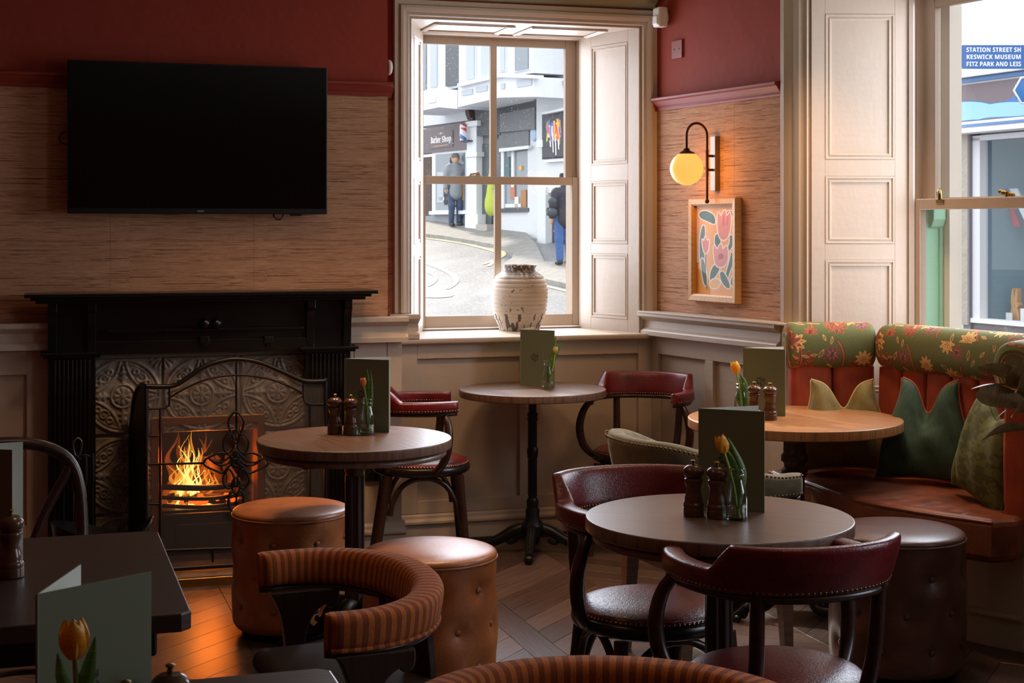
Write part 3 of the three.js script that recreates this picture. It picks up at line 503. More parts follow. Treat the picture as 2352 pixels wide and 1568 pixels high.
// ---------- fire screen ----------
{
  const z = 0.5, s = onWall(A, 'fire_screen', 'arched black wire mesh fire screen with interlaced ironwork', 'fire screen', -1.38, 0.042, z);
  const q = (px, py) => { const p = A.at(px, py, z); return V(p[0], p[1], z); };
  const yb = 0.06, top = [[336, 887], [360, 888], [400, 886], [430, 868], [470, 842], [510, 829], [545, 825], [590, 831], [640, 850], [690, 872], [715, 876], [748, 875]].map(([a, b]) => q(a, b)), x0 = top[0].x, x1 = top[top.length - 1].x;
  const line = (pts, r) => rod(pts.map((p) => p.isVector3 ? p : q(...p)), r, pts.length > 2 ? pts.length * 8 : 4, 7);
  s.put('frame', merge(line([V(x0, yb, z), V(x0, top[0].y, z)], 0.009), line([V(x1, yb, z), V(x1, top[11].y, z)], 0.009), rod(top, 0.011, 70, 8), line([V(x0, yb, z), V(x1, yb, z)], 0.01), bx(x0 - 0.008, x0 + 0.03, 0.042, 0.052, z - 0.05, z + 0.05), bx(x1 - 0.03, x1 + 0.008, 0.042, 0.052, z - 0.05, z + 0.05)), mat.iron);
  s.put('lattice', merge(line([[389, 888], [389, 925], [384, 935], [370, 938], [338, 939]], 0.0042), line([[697, 876], [697, 912], [702, 924], [716, 928], [744, 928]], 0.0042), line([[389, 914], [430, 890], [480, 870], [543, 861], [610, 868], [660, 885], [697, 903]], 0.005), line([[543, 828], [543, 990]], 0.0045), line([[368, 940], [368, 1262]], 0.005), line([[712, 930], [712, 1250]], 0.005),
    line([[338, 1001], [368, 1001]], 0.004), line([[338, 1066], [468, 1063]], 0.0048), line([[338, 1157], [368, 1157]], 0.004), line([[618, 1060], [744, 1054]], 0.0048), line([[368, 1264], [712, 1252]], 0.006), line([[489, 1262], [489, 1290]], 0.005), line([[600, 1256], [600, 1284]], 0.005), line([[543, 1135], [543, 1170]], 0.0045)), mat.iron);
  const loop = (pts) => rod(curveOf(pts.map((p) => q(...p).setZ(z + 0.012)), true), 0.0046, 60, 7);
  const Z = (list) => list.map(([a, b]) => [290 + a / 3.016, 800 + b / 3.016]), flip = (list) => list.map(([a, b]) => [1514 - a, b]);
  const ear = [[716, 588], [686, 610], [670, 650], [680, 700], [708, 722], [738, 692], [746, 650], [734, 608]], wing = [[535, 787], [560, 757], [640, 722], [700, 730], [748, 776], [704, 816], [665, 858], [600, 836], [550, 812]], leaf = [[572, 760], [620, 785], [672, 776], [720, 740], [757, 700], [735, 760], [690, 800], [630, 800]], low = [[706, 832], [676, 872], [668, 920], [700, 965], [736, 950], [747, 905], [732, 860]];
  s.put('scrollwork', merge([[[757, 438], [795, 470], [812, 510], [800, 560], [780, 600], [757, 630], [735, 600], [715, 560], [705, 510], [720, 470]], [[757, 560], [784, 610], [757, 655], [731, 610]], ear, flip(ear), wing, flip(wing), leaf, flip(leaf), low, flip(low), [[757, 762], [778, 778], [778, 798], [757, 812], [737, 798], [737, 778]], [[757, 890], [785, 930], [780, 975], [757, 1005], [735, 975], [730, 930]], [[757, 1000], [720, 990], [705, 1050], [720, 1110], [757, 1135], [798, 1100], [810, 1040], [795, 985]]].map((l) => loop(Z(l)))), mat.iron);
  const cell = 0.0062, lattice = texture(64, 64, cell, cell, (u, v) => { const a = Math.abs(((u + v) % 1) - 0.5), b = Math.abs(((u - v + 2) % 1) - 0.5); return a < 0.13 || b < 0.13 ? 1 : 0; }, false);
  const meshMat = M({ color: 0x5c5552, roughness: 0.45, metalness: 0.2, alphaMap: lattice, transparent: true, side: THREE.DoubleSide });
  const sh = new THREE.Shape([new THREE.Vector2(x0, yb), new THREE.Vector2(x1, yb), ...top.slice().reverse().map((p) => new THREE.Vector2(p.x, p.y))]);
  s.put('wire_mesh', new THREE.ShapeGeometry(sh).translate(0, 0, z), meshMat);
  for (const [x, sx] of [[x0, -1], [x1, 1]]) {
    const wg = new THREE.Group(); wg.name = 'wing'; wg.position.set(x + 1.38, 0, 0); wg.rotation.y = sx < 0 ? deg(100) : deg(80); s.add(wg);
    const yt = top[0].y - 0.042, ws = 0.27;
    mesh('wing_frame', merge(rod([[0, 0.01, 0], [0, yt, 0]], 0.008, 4, 7), rod([[0, yt, 0], [0.1, yt - 0.005, 0], [0.2, yt - 0.06, 0], [ws, yt - 0.2, 0]], 0.009, 24, 7), rod([[ws, yt - 0.2, 0], [ws, 0.01, 0]], 0.009, 4, 7), rod([[0, 0.015, 0], [ws, 0.015, 0]], 0.009, 4, 7)), mat.iron, wg);
    mesh('wing_mesh', new THREE.ShapeGeometry(new THREE.Shape([[0, 0.01], [ws, 0.01], [ws, yt - 0.2], [0.2, yt - 0.06], [0.1, yt - 0.005], [0, yt]].map((p) => new THREE.Vector2(...p)))), M({ color: 0x141313, roughness: 0.5, side: THREE.DoubleSide }), wg);
  }
}
// ---------- companion set and scuttle ----------
{
  const [x] = A.at(178, 1100, 0.44), c = onWall(A, 'companion_set', 'black iron fireside companion set with looped handle', 'fire tools', x, 0.042, 0.44);
  const top = A.at(178, 1052, 0.44)[1] - 0.042, ring = A.at(178, 1006, 0.44)[1] - 0.042;
  mesh('base', lathe([[0, 0], [0.095, 0], [0.095, 0.012], [0.06, 0.024], [0.015, 0.035], [0, 0.035]], 24), mat.iron, c);
  mesh('stand', merge(rod([[0, 0.02, 0], [0, top, 0]], 0.008, 6, 8), new THREE.SphereGeometry(0.016, 12, 8).translate(0, top, 0)), mat.iron, c);
  mesh('handle', rod(curveOf([[0, top, 0], [0.014, top + 0.03, 0], [0.016, ring - 0.015, 0], [0, ring, 0], [-0.016, ring - 0.015, 0], [-0.014, top + 0.03, 0]], true), 0.0042, 40, 8), M({ color: 0x6d6a66, roughness: 0.3, metalness: 0.9 }), c);
  for (const [dx, dz] of [[-0.055, 0.02], [-0.018, 0.05], [0.03, 0.045], [0.06, 0.0]]) {
    mesh('hook', rod([[0, top, 0], [dx * 0.5, top + 0.012, dz * 0.5], [dx, top - 0.005, dz], [dx * 1.1, top - 0.03, dz * 1.1]], 0.005, 14, 7), mat.iron, c);
    mesh('tool', merge(rod([[dx, top + 0.018, dz], [dx, top - 0.06, dz], [dx, 0.09, dz]], (t) => t < 0.3 ? 0.011 - 0.012 * Math.abs(t - 0.14) : 0.0045, 26, 8), rbx(dx - 0.028, dx + 0.028, 0.05, 0.14, dz - 0.006, dz + 0.006, 0.005)), mat.iron, c);
  }
  const [sx] = A.at(225, 1230, 0.62), b = onWall(A, 'coal_scuttle', 'black metal coal scuttle with a hinged carrying handle', 'scuttle', sx, 0, 0.78), rings = [];
  for (let i = 0; i <= 10; i++) { const t = i / 10, ring = []; for (let j = 0; j < 28; j++) { const a = -j / 28 * 2 * PI, k = 0.1 + 0.05 * t; ring.push(V(Math.cos(a) * (k + 0.035), 0.02 + t * (0.26 + 0.055 * Math.cos(a + PI)), Math.sin(a) * k)); } rings.push(ring); }
  mesh('bucket', merge(loft(rings), lathe([[0, 0], [0.1, 0], [0.1, 0.02], [0, 0.02]], 24)), M({ color: 0x15171c, roughness: 0.25, metalness: 0.3 }), b);
  mesh('bail_handle', rod([[0.14, 0.25, 0.06], [0.19, 0.31, 0.03], [0.2, 0.33, 0], [0.19, 0.31, -0.03], [0.14, 0.25, -0.06]], 0.008, 24, 8), mat.iron, b);
}
// ---------- television ----------
{
  const z = 0.265, [x0, y0, x1, y1] = A.rect(155, 146, 752, 491, z), t = onWall(A, 'television', 'large flat black television mounted above the mantel', 'television', (x0 + x1) / 2, y0, z);
  t.put('casing', rbx(x0, x1, y0, y1, z - 0.045, z, 0.004), mat.tvCase);
  t.put('screen', bx(x0 + 0.006, x1 - 0.006, y0 + 0.024, y1 - 0.006, z, z + 0.0012), mat.tvBlack);
  t.put('wall_mount', bx(x0 + 0.35, x1 - 0.35, y0 + 0.18, y1 - 0.18, 0.164, z - 0.045), mat.iron);
  const xc = A.at(461, 487, z)[0];
  t.put('maker_name', new THREE.PlaneGeometry(0.036, 0.009).translate(xc, y0 + 0.012, z + 0.0012), M({ map: canvasTexture(128, 32, (c, w, h) => { c.fillStyle = '#101012'; c.fillRect(0, 0, w, h); c.fillStyle = '#b9b9bb'; c.font = 'bold 26px sans-serif'; c.textAlign = 'center'; c.textBaseline = 'middle'; c.fillText('PHILIPS', w / 2, h / 2 + 1, w - 6); }), roughness: 0.4 }));
  const cab = (pts) => rod(pts.map(([a, b, d]) => A.at(a, b, d)), 0.0035, 24, 7);
  t.put('cable', cab([[628, 488, 0.24], [630, 498, 0.25], [638, 504, 0.25], [648, 500, 0.25], [651, 488, 0.24]]), mat.tvCase); t.put('cable', cab([[160, 302, 0.22], [142, 305, 0.2], [136, 318, 0.19], [142, 328, 0.2], [160, 334, 0.22]]), mat.tvCase);
  const [lx, ly] = A.at(680, 495, 0.24); t.put('sensor_foot', rbx(lx - 0.025, lx + 0.025, y0 - 0.008, y0 + 0.004, 0.225, 0.25, 0.003), mat.tvCase);
}
// ---------- small fittings ----------
{
  const sy = A.at(893, 155, 0.08)[1], d = onWall(A, 'alarm_sounder', 'round white alarm disc on the side of the red chimney breast', 'alarm', -0.649, sy, 0.08);
  mesh('back_plate', lathe([[0, 0], [0.037, 0], [0.037, 0.014], [0, 0.014]], 28).rotateZ(-PI / 2), M({ color: 0x2a2a2c, roughness: 0.5 }), d); mesh('cover', lathe([[0, 0.036], [0.028, 0.036], [0.035, 0.03], [0.038, 0.014], [0, 0.014]].reverse(), 28).rotateZ(-PI / 2), mat.white, d);
  const [a0, b0, a1, b1] = B.rect(1543, 92, 1567, 134, 0.01), p = onWall(B, 'blanking_plate', 'red painted square blanking plate on the upper wall', 'wall plate', (a0 + a1) / 2, b0, 0);
  p.put('plate', rbx(a0, a1, b0, b1, 0, 0.012, 0.003), mat.redWood); for (const k of [0.25, 0.75]) p.put('screw', new THREE.CylinderGeometry(0.004, 0.004, 0.002, 10).rotateX(PI / 2).translate(lerp(a0, a1, k), (b0 + b1) / 2, 0.0125), mat.iron);
  const [px, py] = B.at(1510, 62, 0.06), s = onWall(B, 'motion_sensor', 'white plastic motion sensor in the corner above the window', 'sensor', px, py, 0.045);
  mesh('housing', rbx(-0.03, 0.03, 0, 0.096, -0.03, 0.025, 0.01, 4), mat.white, s); mesh('lens', rbx(-0.022, 0.022, 0.01, 0.055, 0.02, 0.032, 0.008, 3), M({ color: 0xf4f2ec, roughness: 0.25 }), s); mesh('bracket', rbx(-0.012, 0.012, 0.03, 0.07, -0.046, -0.028, 0.003), mat.white, s);
  const [e0, f0, e1, f1] = A.rect(838, 1068, 876, 1105, 0.21), k = onWall(A, 'wall_socket', 'black double wall socket low on the cream panelling', 'socket', (e0 + e1) / 2, f0, 0.204);
  k.put('face_plate', rbx(e0, e1, f0, f1, 0.204, 0.216, 0.003), M({ color: 0x1b1b1d, roughness: 0.4 })); for (const u of [0.28, 0.72]) k.put('outlet', rbx(lerp(e0, e1, u) - 0.012, lerp(e0, e1, u) + 0.012, f0 + 0.015, f0 + 0.045, 0.214, 0.218, 0.002), mat.tvCase);
}
// ---------- wall lamp ----------
{
  const s0 = B.at(1641, 375, 0.02)[0], zOf = (px) => { let a = 0, b = 0.5; for (let i = 0; i < 40; i++) { const m = (a + b) / 2, w = B.world(s0, 0, m); if (CX + w[0] / -w[2] * PX > px) a = m; else b = m; } return (a + b) / 2; };
  const zr = zOf(1624), zg = zOf(1577), yAt = (py, z) => B.at(1600, py, 0)[1] + 0 * z, dz = (z) => -B.world(s0, 0, z)[2], Y = (py, z) => EYE + (CY - py) / PX * dz(z);
  const yp0 = Y(438, 0.02), yp1 = Y(313, 0.02), l = onWall(B, 'wall_lamp', 'bronze wall lamp with glowing amber globe on a swan neck', 'lamp', s0, yp0, 0);
  l.put('back_plate', rbx(s0 - 0.02, s0 + 0.02, yp0, yp1, 0, 0.03, 0.002), M({ color: 0x8a7a6c, roughness: 0.35, metalness: 0.9 }));
  for (const py of [358, 390]) l.put('peg', rod([[s0, Y(py, zr), 0.03], [s0, Y(py, zr), zr]], 0.006, 3, 10), mat.bronze);
  l.put('rod', merge(rod([[s0, Y(462, zr), zr], [s0, Y(345, zr), zr]], 0.006, 4, 12), rod([[s0, Y(406, zr), zr], [s0, Y(345, zr), zr]], 0.0075, 4, 12), new THREE.SphereGeometry(0.011, 14, 10).translate(s0, Y(462, zr), zr)), mat.bronze);
  const R0 = (zg - zr) / 2, yc = Y(312, zr), arc = [[s0, Y(345, zr), zr]]; for (let i = 0; i <= 12; i++) { const a = i / 12 * PI; arc.push([s0, yc + Math.sin(a) * R0, zr + R0 - Math.cos(a) * R0]); } arc.push([s0, Y(346, zg), zg]);
  l.put('swan_neck', rod(arc, 0.006, 60, 10), mat.bronze);
  const yg = Y(387, zg), rg = 38.5 / PX * dz(zg);
  l.put('globe_cap', lathe([[0, 0.022], [0.012, 0.022], [0.016, 0.012], [0.036, 0.002], [0.04, -0.004], [0, -0.004]].reverse(), 28).translate(s0, yg + rg - 0.006, zg), mat.bronze);
  l.put('globe', new THREE.SphereGeometry(rg, 40, 28).translate(s0, yg, zg), new THREE.MeshStandardMaterial({ color: 0xe0a860, roughness: 0.25, emissive: new THREE.Color(1.0, 0.5, 0.1), emissiveIntensity: 0.8 }), l, 'amber opal glass globe');
  const bulb = new THREE.PointLight(0xffb45e, 0.22); bulb.position.set(0, yg - yp0, zg); bulb.shadow.radius = 4; bulb.castShadow = true; bulb.name = 'globe_bulb'; l.add(bulb);
}
// ---------- framed print ----------
{
  const [x0, y0, x1, y1] = B.rect(1581, 455, 1690, 694, 0.035), z = 0.034, f = onWall(B, 'framed_print', 'pine framed print of pink tulips on an orange ground', 'picture', (x0 + x1) / 2, y0, 0.005);
  const pine = M({ map: woodTexture([222, 176, 112], [186, 134, 76], 128, 512), roughness: 0.4 });
  f.put('frame', moulding([[x0, y0], [x1, y0], [x1, y1], [x0, y1]], [[0, 0.005], [0, z], [0.004, z + 0.004], [0.026, z + 0.002], [0.034, z - 0.004], [0.034, 0.012]], true), pine);
  const print = canvasTexture(512, 1024, (c, w, h) => {
    c.fillStyle = '#e8a03e'; c.fillRect(0, 0, w, h); c.lineJoin = 'round';
    const blob = (pts, fill, line = 26) => { c.beginPath(); pts.forEach((p, i) => { const q = pts[(i + 1) % pts.length], m = [(p[0] + q[0]) / 2, (p[1] + q[1]) / 2]; if (!i) { const l = pts[pts.length - 1]; c.moveTo((l[0] + p[0]) / 2, (l[1] + p[1]) / 2); } c.quadraticCurveTo(p[0], p[1], m[0], m[1]); }); c.closePath(); if (line) { c.strokeStyle = '#f3e7d6'; c.lineWidth = line; c.stroke(); } c.fillStyle = fill; c.fill(); };
    blob([[40, 90], [120, 60], [200, 90], [250, 130], [260, 230], [170, 190], [60, 150]], '#2f5a4c'); blob([[360, 110], [450, 60], [480, 110], [430, 200], [360, 240]], '#2f5a4c');
    blob([[90, 220], [130, 250], [110, 520], [130, 800], [60, 700], [50, 400]], '#4f6b57'); blob([[460, 500], [490, 640], [430, 760], [400, 900], [380, 800], [440, 620]], '#2f5a4c'); blob([[440, 330], [490, 360], [470, 480], [400, 540], [380, 500], [440, 450]], '#2f5a4c'); blob([[250, 340], [310, 320], [330, 460], [280, 540], [250, 450]], '#2f5a4c');
    blob([[200, 720], [290, 640], [330, 700], [230, 850], [180, 860]], '#2f5a4c'); blob([[310, 760], [360, 740], [450, 900], [420, 950], [330, 860]], '#3c6152'); blob([[60, 620], [110, 600], [160, 900], [110, 930]], '#5f7560'); blob([[480, 760], [495, 900], [440, 890]], '#2f5a4c'); blob([[190, 860], [280, 820], [330, 880], [270, 950], [180, 930]], '#e9b562');
    blob([[290, 60], [330, 150], [360, 70], [385, 60], [400, 150], [450, 60], [455, 250], [400, 400], [310, 390], [280, 240]], '#dd7f6c'); blob([[350, 120], [372, 100], [380, 230], [345, 260]], '#c9564f', 0); blob([[410, 110], [425, 120], [415, 230], [390, 250]], '#c9564f', 0);
    blob([[240, 430], [280, 520], [310, 450], [335, 440], [350, 520], [410, 430], [420, 640], [340, 710], [260, 690], [235, 560]], '#de8d83'); blob([[290, 560], [350, 540], [370, 600], [300, 620]], '#b04a50', 0); blob([[80, 370], [110, 430], [130, 340], [150, 420], [180, 380], [165, 540], [110, 560]], '#d97a70');
    c.strokeStyle = '#3c6152'; c.lineWidth = 12; c.beginPath(); c.moveTo(135, 560); c.quadraticCurveTo(120, 750, 150, 960); c.stroke();
    c.fillStyle = '#b04a50'; const r = rng(9); for (let i = 0; i < 260; i++) { const x = 290 + 150 * r(), y = 190 + 190 * r(), k = r() < 0.5; c.fillRect(k ? x : 250 + 160 * r(), k ? y : 570 + 110 * r(), 4, 5); }
  });
  const pl = new THREE.PlaneGeometry(x1 - x0 - 0.06, y1 - y0 - 0.06).translate((x0 + x1) / 2, (y0 + y1) / 2, 0.014); f.put('print', pl, M({ map: print, roughness: 0.7 }));
  f.put('backing', bx(x0 + 0.006, x1 - 0.006, y0 + 0.006, y1 - 0.006, 0.005, 0.0135), mat.board);
  f.put('glazing', new THREE.PlaneGeometry(x1 - x0 - 0.06, y1 - y0 - 0.06).translate((x0 + x1) / 2, (y0 + y1) / 2, 0.02), MP({ color: 0xffffff, roughness: 0, transmission: 1, thickness: 0, ior: 1.3, specularIntensity: 0.5 }));
}

// ---------- seats ----------
// upholstered horseshoe rail: path points [x, z] seen from above, section(s, total) -> {y0, h, w, lean}
function horseshoe(path, section, n = 84, k = 20) {
  const c = curveOf(path.map(([x, z]) => [x, 0, z]), false, 'catmullrom', 0.5), total = c.getLength(), rings = [], lows = [];
  for (let i = 0; i <= n; i++) {
    const t = i / n, p = c.getPointAt(t), tg = c.getTangentAt(t), out = V(tg.z, 0, -tg.x), s = (t - 0.5) * total, { y0, h, w, lean = 0 } = section(s, total), ring = [];
    const e = Math.min(1, Math.min(t, 1 - t) * n / 2.2), f = Math.sqrt(Math.max(0, 1 - (1 - e) * (1 - e))) * 0.75 + 0.25;
    for (let j = 0; j < k; j++) { const a = j / k * 2 * PI, ca = Math.cos(a), sa = Math.sin(a), x = Math.sign(ca) * Math.pow(Math.abs(ca), 0.55) * w / 2 * f, y = Math.sign(sa) * Math.pow(Math.abs(sa), 0.55) * h / 2; ring.push(p.clone().addScaledVector(out, x + lean * (y + h / 2)).setY(y0 + h / 2 + y)); }
    rings.push(ring); lows.push({ p: p.clone().setY(y0), out, w: w * f, s, h });
  }
  return { geo: loft(rings), lows, total };
}
function trimNails(lows, gap, up, r = 0.0042, sides = [1, -1]) {
  const pts = []; let acc = gap;
  for (let i = 1; i < lows.length; i++) {
    const a = lows[i - 1], b = lows[i], d = a.p.distanceTo(b.p); acc += d;
    while (acc >= gap) { acc -= gap; const t = 1 - acc / Math.max(d, 1e-6), p = a.p.clone().lerp(b.p, clamp(t)), o = a.out.clone().lerp(b.out, clamp(t)).normalize(), w = lerp(a.w, b.w, clamp(t)); for (const s of sides) pts.push([p.clone().addScaledVector(o, s * (w / 2 * 0.94 + 0.0005)).add(V(0, up, 0)), o.clone().multiplyScalar(s)]); }
  }
  return domes(pts, r);
}
function makeArmchair(name, label) {
  const o = thing(name, label, 'chair');
  mesh('seat_frame', lathe([[0, 0.412], [0.198, 0.412], [0.212, 0.42], [0.216, 0.432], [0.214, 0.446], [0.206, 0.454], [0, 0.454]], 48), mat.blackwood, o);
  const pad = lathe(spline([[0.204, 0.452], [0.203, 0.46], [0.192, 0.47], [0.15, 0.482], [0.08, 0.488], [0, 0.489]], 24), 48);
  mesh('seat_pad', uvBox(pad), mat.oxblood, o);
  mesh('seat_nails', domes(Array.from({ length: 92 }, (_, i) => { const a = i / 92 * 2 * PI; return [V(Math.cos(a) * 0.205, 0.457, Math.sin(a) * 0.205), V(Math.cos(a), 0.7, Math.sin(a))]; }), 0.0044), mat.nail, o).userData.kind = 'stuff';
  const tp = (t) => lerp(0.0195, 0.0145, t);
  const F = [[0.155, 0.155, 0.182, 0.192], [-0.155, 0.155, -0.182, 0.192], [0.14, -0.15, 0.165, -0.215], [-0.14, -0.15, -0.165, -0.215]];
  for (const [a, b, c, d] of F) mesh('leg', rod([[a, 0.415, b], [c, 0.0, d]], tp, 6, 12), mat.bentwood, o);
  const arch = (p, q, dx, dz) => { const m = [(p[0] + q[0]) / 2, (p[1] + q[1]) / 2], L = (a, b, t) => a + (b - a) * t; return rod([[L(p[0], q[0], 0.06) + dx, 0.245, L(p[1], q[1], 0.06) + dz], [L(p[0], q[0], 0.09) + dx, 0.3, L(p[1], q[1], 0.09) + dz], [L(p[0], q[0], 0.2), 0.365, L(p[1], q[1], 0.2)], [L(p[0], q[0], 0.36), 0.398, L(p[1], q[1], 0.36)], [m[0], 0.404, m[1]], [L(p[0], q[0], 0.64), 0.398, L(p[1], q[1], 0.64)], [L(p[0], q[0], 0.8), 0.365, L(p[1], q[1], 0.8)], [L(p[0], q[0], 0.91) + dx, 0.3, L(p[1], q[1], 0.91) + dz], [L(p[0], q[0], 0.94) + dx, 0.245, L(p[1], q[1], 0.94) + dz]], 0.0115, 48, 9); };
  for (const [i, j] of [[0, 1], [2, 3], [0, 2], [1, 3]]) mesh('bent_brace', arch([F[i][0] * 1.06, F[i][1] * 1.08], [F[j][0] * 1.06, F[j][1] * 1.08], 0, 0), mat.bentwood, o);
  for (const s of [1, -1]) {
    mesh('back_post', rod([[s * 0.14, 0.43, -0.15], [s * 0.148, 0.55, -0.178], [s * 0.152, 0.7, -0.19]], (t) => lerp(0.018, 0.016, t), 12, 12), mat.bentwood, o);
    mesh('arm_support', rod([[s * 0.212, 0.688, 0.085], [s * 0.24, 0.64, 0.1], [s * 0.256, 0.57, 0.1], [s * 0.246, 0.495, 0.085], [s * 0.215, 0.445, 0.055], [s * 0.19, 0.432, 0.03]], (t) => 0.014 + 0.005 * Math.sin(PI * t), 30, 12), mat.bentwood, o);
  }
  const half = [[0.192, 0.145], [0.214, 0.088], [0.226, 0.02], [0.222, -0.05], [0.19, -0.142], [0.132, -0.198], [0.066, -0.224]], path = [...half, [0, -0.231], ...half.slice().reverse().map(([x, z]) => [-x, z])].reverse();
  const up = (s) => { const a = Math.abs(s); return a < 0.205 ? 1 : a < 0.265 ? 1 - (a - 0.205) / 0.06 : 0; };
  const rail = horseshoe(path, (s, T) => { const u = up(s), e = clamp((T / 2 - Math.abs(s)) / 0.02); return { y0: 0.69, h: lerp(0.05, 0.112, u), w: lerp(0.054, 0.04, u), lean: 0.26 * u }; }, 96);
  mesh('arm_rail', rail.geo, mat.oxblood, o, 'padded oxblood leather back and arms');
  mesh('rail_nails', trimNails(rail.lows, 0.0125, 0.011), mat.nail, o).userData.kind = 'stuff';
  const base = horseshoe(path.map(([x, z]) => [x * 0.99, z * 0.99 - 0.002]), () => ({ y0: 0.676, h: 0.02, w: 0.034 }), 60, 8); mesh('wooden_rail', base.geo, mat.bentwood, o);
  return o;
}
const face = (x, depth) => Math.atan2(x, -depth);            // turn that points a seat's front along (x, depth)
{
  const c = makeArmchair('leather_armchair', 'oxblood leather bentwood armchair with its back turned across the near round table');
  c.position.set(0.605, 0, -3.5); c.rotation.y = face(-0.34, 0.94);
  copy(c, [0.375, 0, -4.13], face(0.34, -0.94), 'oxblood leather bentwood armchair facing the menu and mills on the grey brown table');
  copy(c, [-0.4, 0, -6.72], face(0.99, 0.12), 'oxblood leather bentwood armchair beside the fireplace, arms pointing at the iron table');
  copy(c, [0.585, 0, -7.02], face(-0.3, -0.95), 'oxblood leather bentwood armchair in the corner under the wall lamp');
}
// ---------- round stools ----------
function makeStool(label, m, R = 0.213, H = 0.467) {
  const o = thing('round_stool', label, 'stool'), btn = [], rows = [[0.352, 0], [0.232, 0.5], [0.115, 0]], N = 8;
  rows.forEach(([y, off]) => { for (let i = 0; i < N; i++) btn.push([(i + off) / N * 2 * PI, y]); });
  const rings = [];
  for (let i = 0; i <= 60; i++) {
    const y = lerp(0.03, H - 0.036, i / 60), ring = [];
    for (let j = 0; j < 144; j++) {
      const a = -j / 144 * 2 * PI; let d = 0;
      for (const [b, by] of btn) { const da = Math.atan2(Math.sin(a - b), Math.cos(a - b)) * R, q = Math.hypot(da, y - by); if (q < 0.07) d = Math.max(d, 0.017 * Math.pow(1 - q / 0.07, 1.6)); }
      const bulge = 0.004 * Math.sin(PI * clamp((y - 0.03) / 0.4)) - 0.012 * Math.pow(clamp((0.06 - y) / 0.03), 2), r = R + bulge - d; ring.push(V(Math.cos(a) * r, y, Math.sin(a) * r));
    }
    rings.push(ring);
  }
  mesh('body', loft(rings), m, o);
  btn.forEach(([a, y]) => { const b = mesh('button', new THREE.SphereGeometry(0.0105, 12, 8).scale(1, 1, 0.6), m, o); b.position.set(Math.cos(a) * (R - 0.009), y, Math.sin(a) * (R - 0.009)); b.rotation.y = PI / 2 - a; });
  mesh('seat', uvBox(lathe(spline([[R - 0.002, H - 0.036], [R + 0.001, H - 0.024], [R - 0.012, H - 0.012], [R - 0.06, H - 0.003], [0.08, H], [0, H]], 26), 72)), m, o);
  mesh('piping', new THREE.TorusGeometry(R + 0.001, 0.0042, 8, 96).rotateX(PI / 2).translate(0, H - 0.034, 0), m, o);
  mesh('plinth', lathe([[0, 0], [R - 0.035, 0], [R - 0.035, 0.032], [0, 0.032]], 40), mat.blackwood, o);
  return o;
}
{
  const a = makeStool('tan leather button tufted round stool standing before the fire screen', mat.tan); a.position.set(-0.815, 0, -5.62); a.rotation.y = 0.62;
  copy(a, [-0.262, 0, -4.88], 0.1, 'tan leather button tufted round stool behind the striped tub chair, top shining white');
  const b = makeStool('dark brown leather button tufted round stool beside the banquette', mat.brownHide, 0.2215, 0.488); b.position.set(1.288, 0, -5.1); b.rotation.y = 0.3;
}
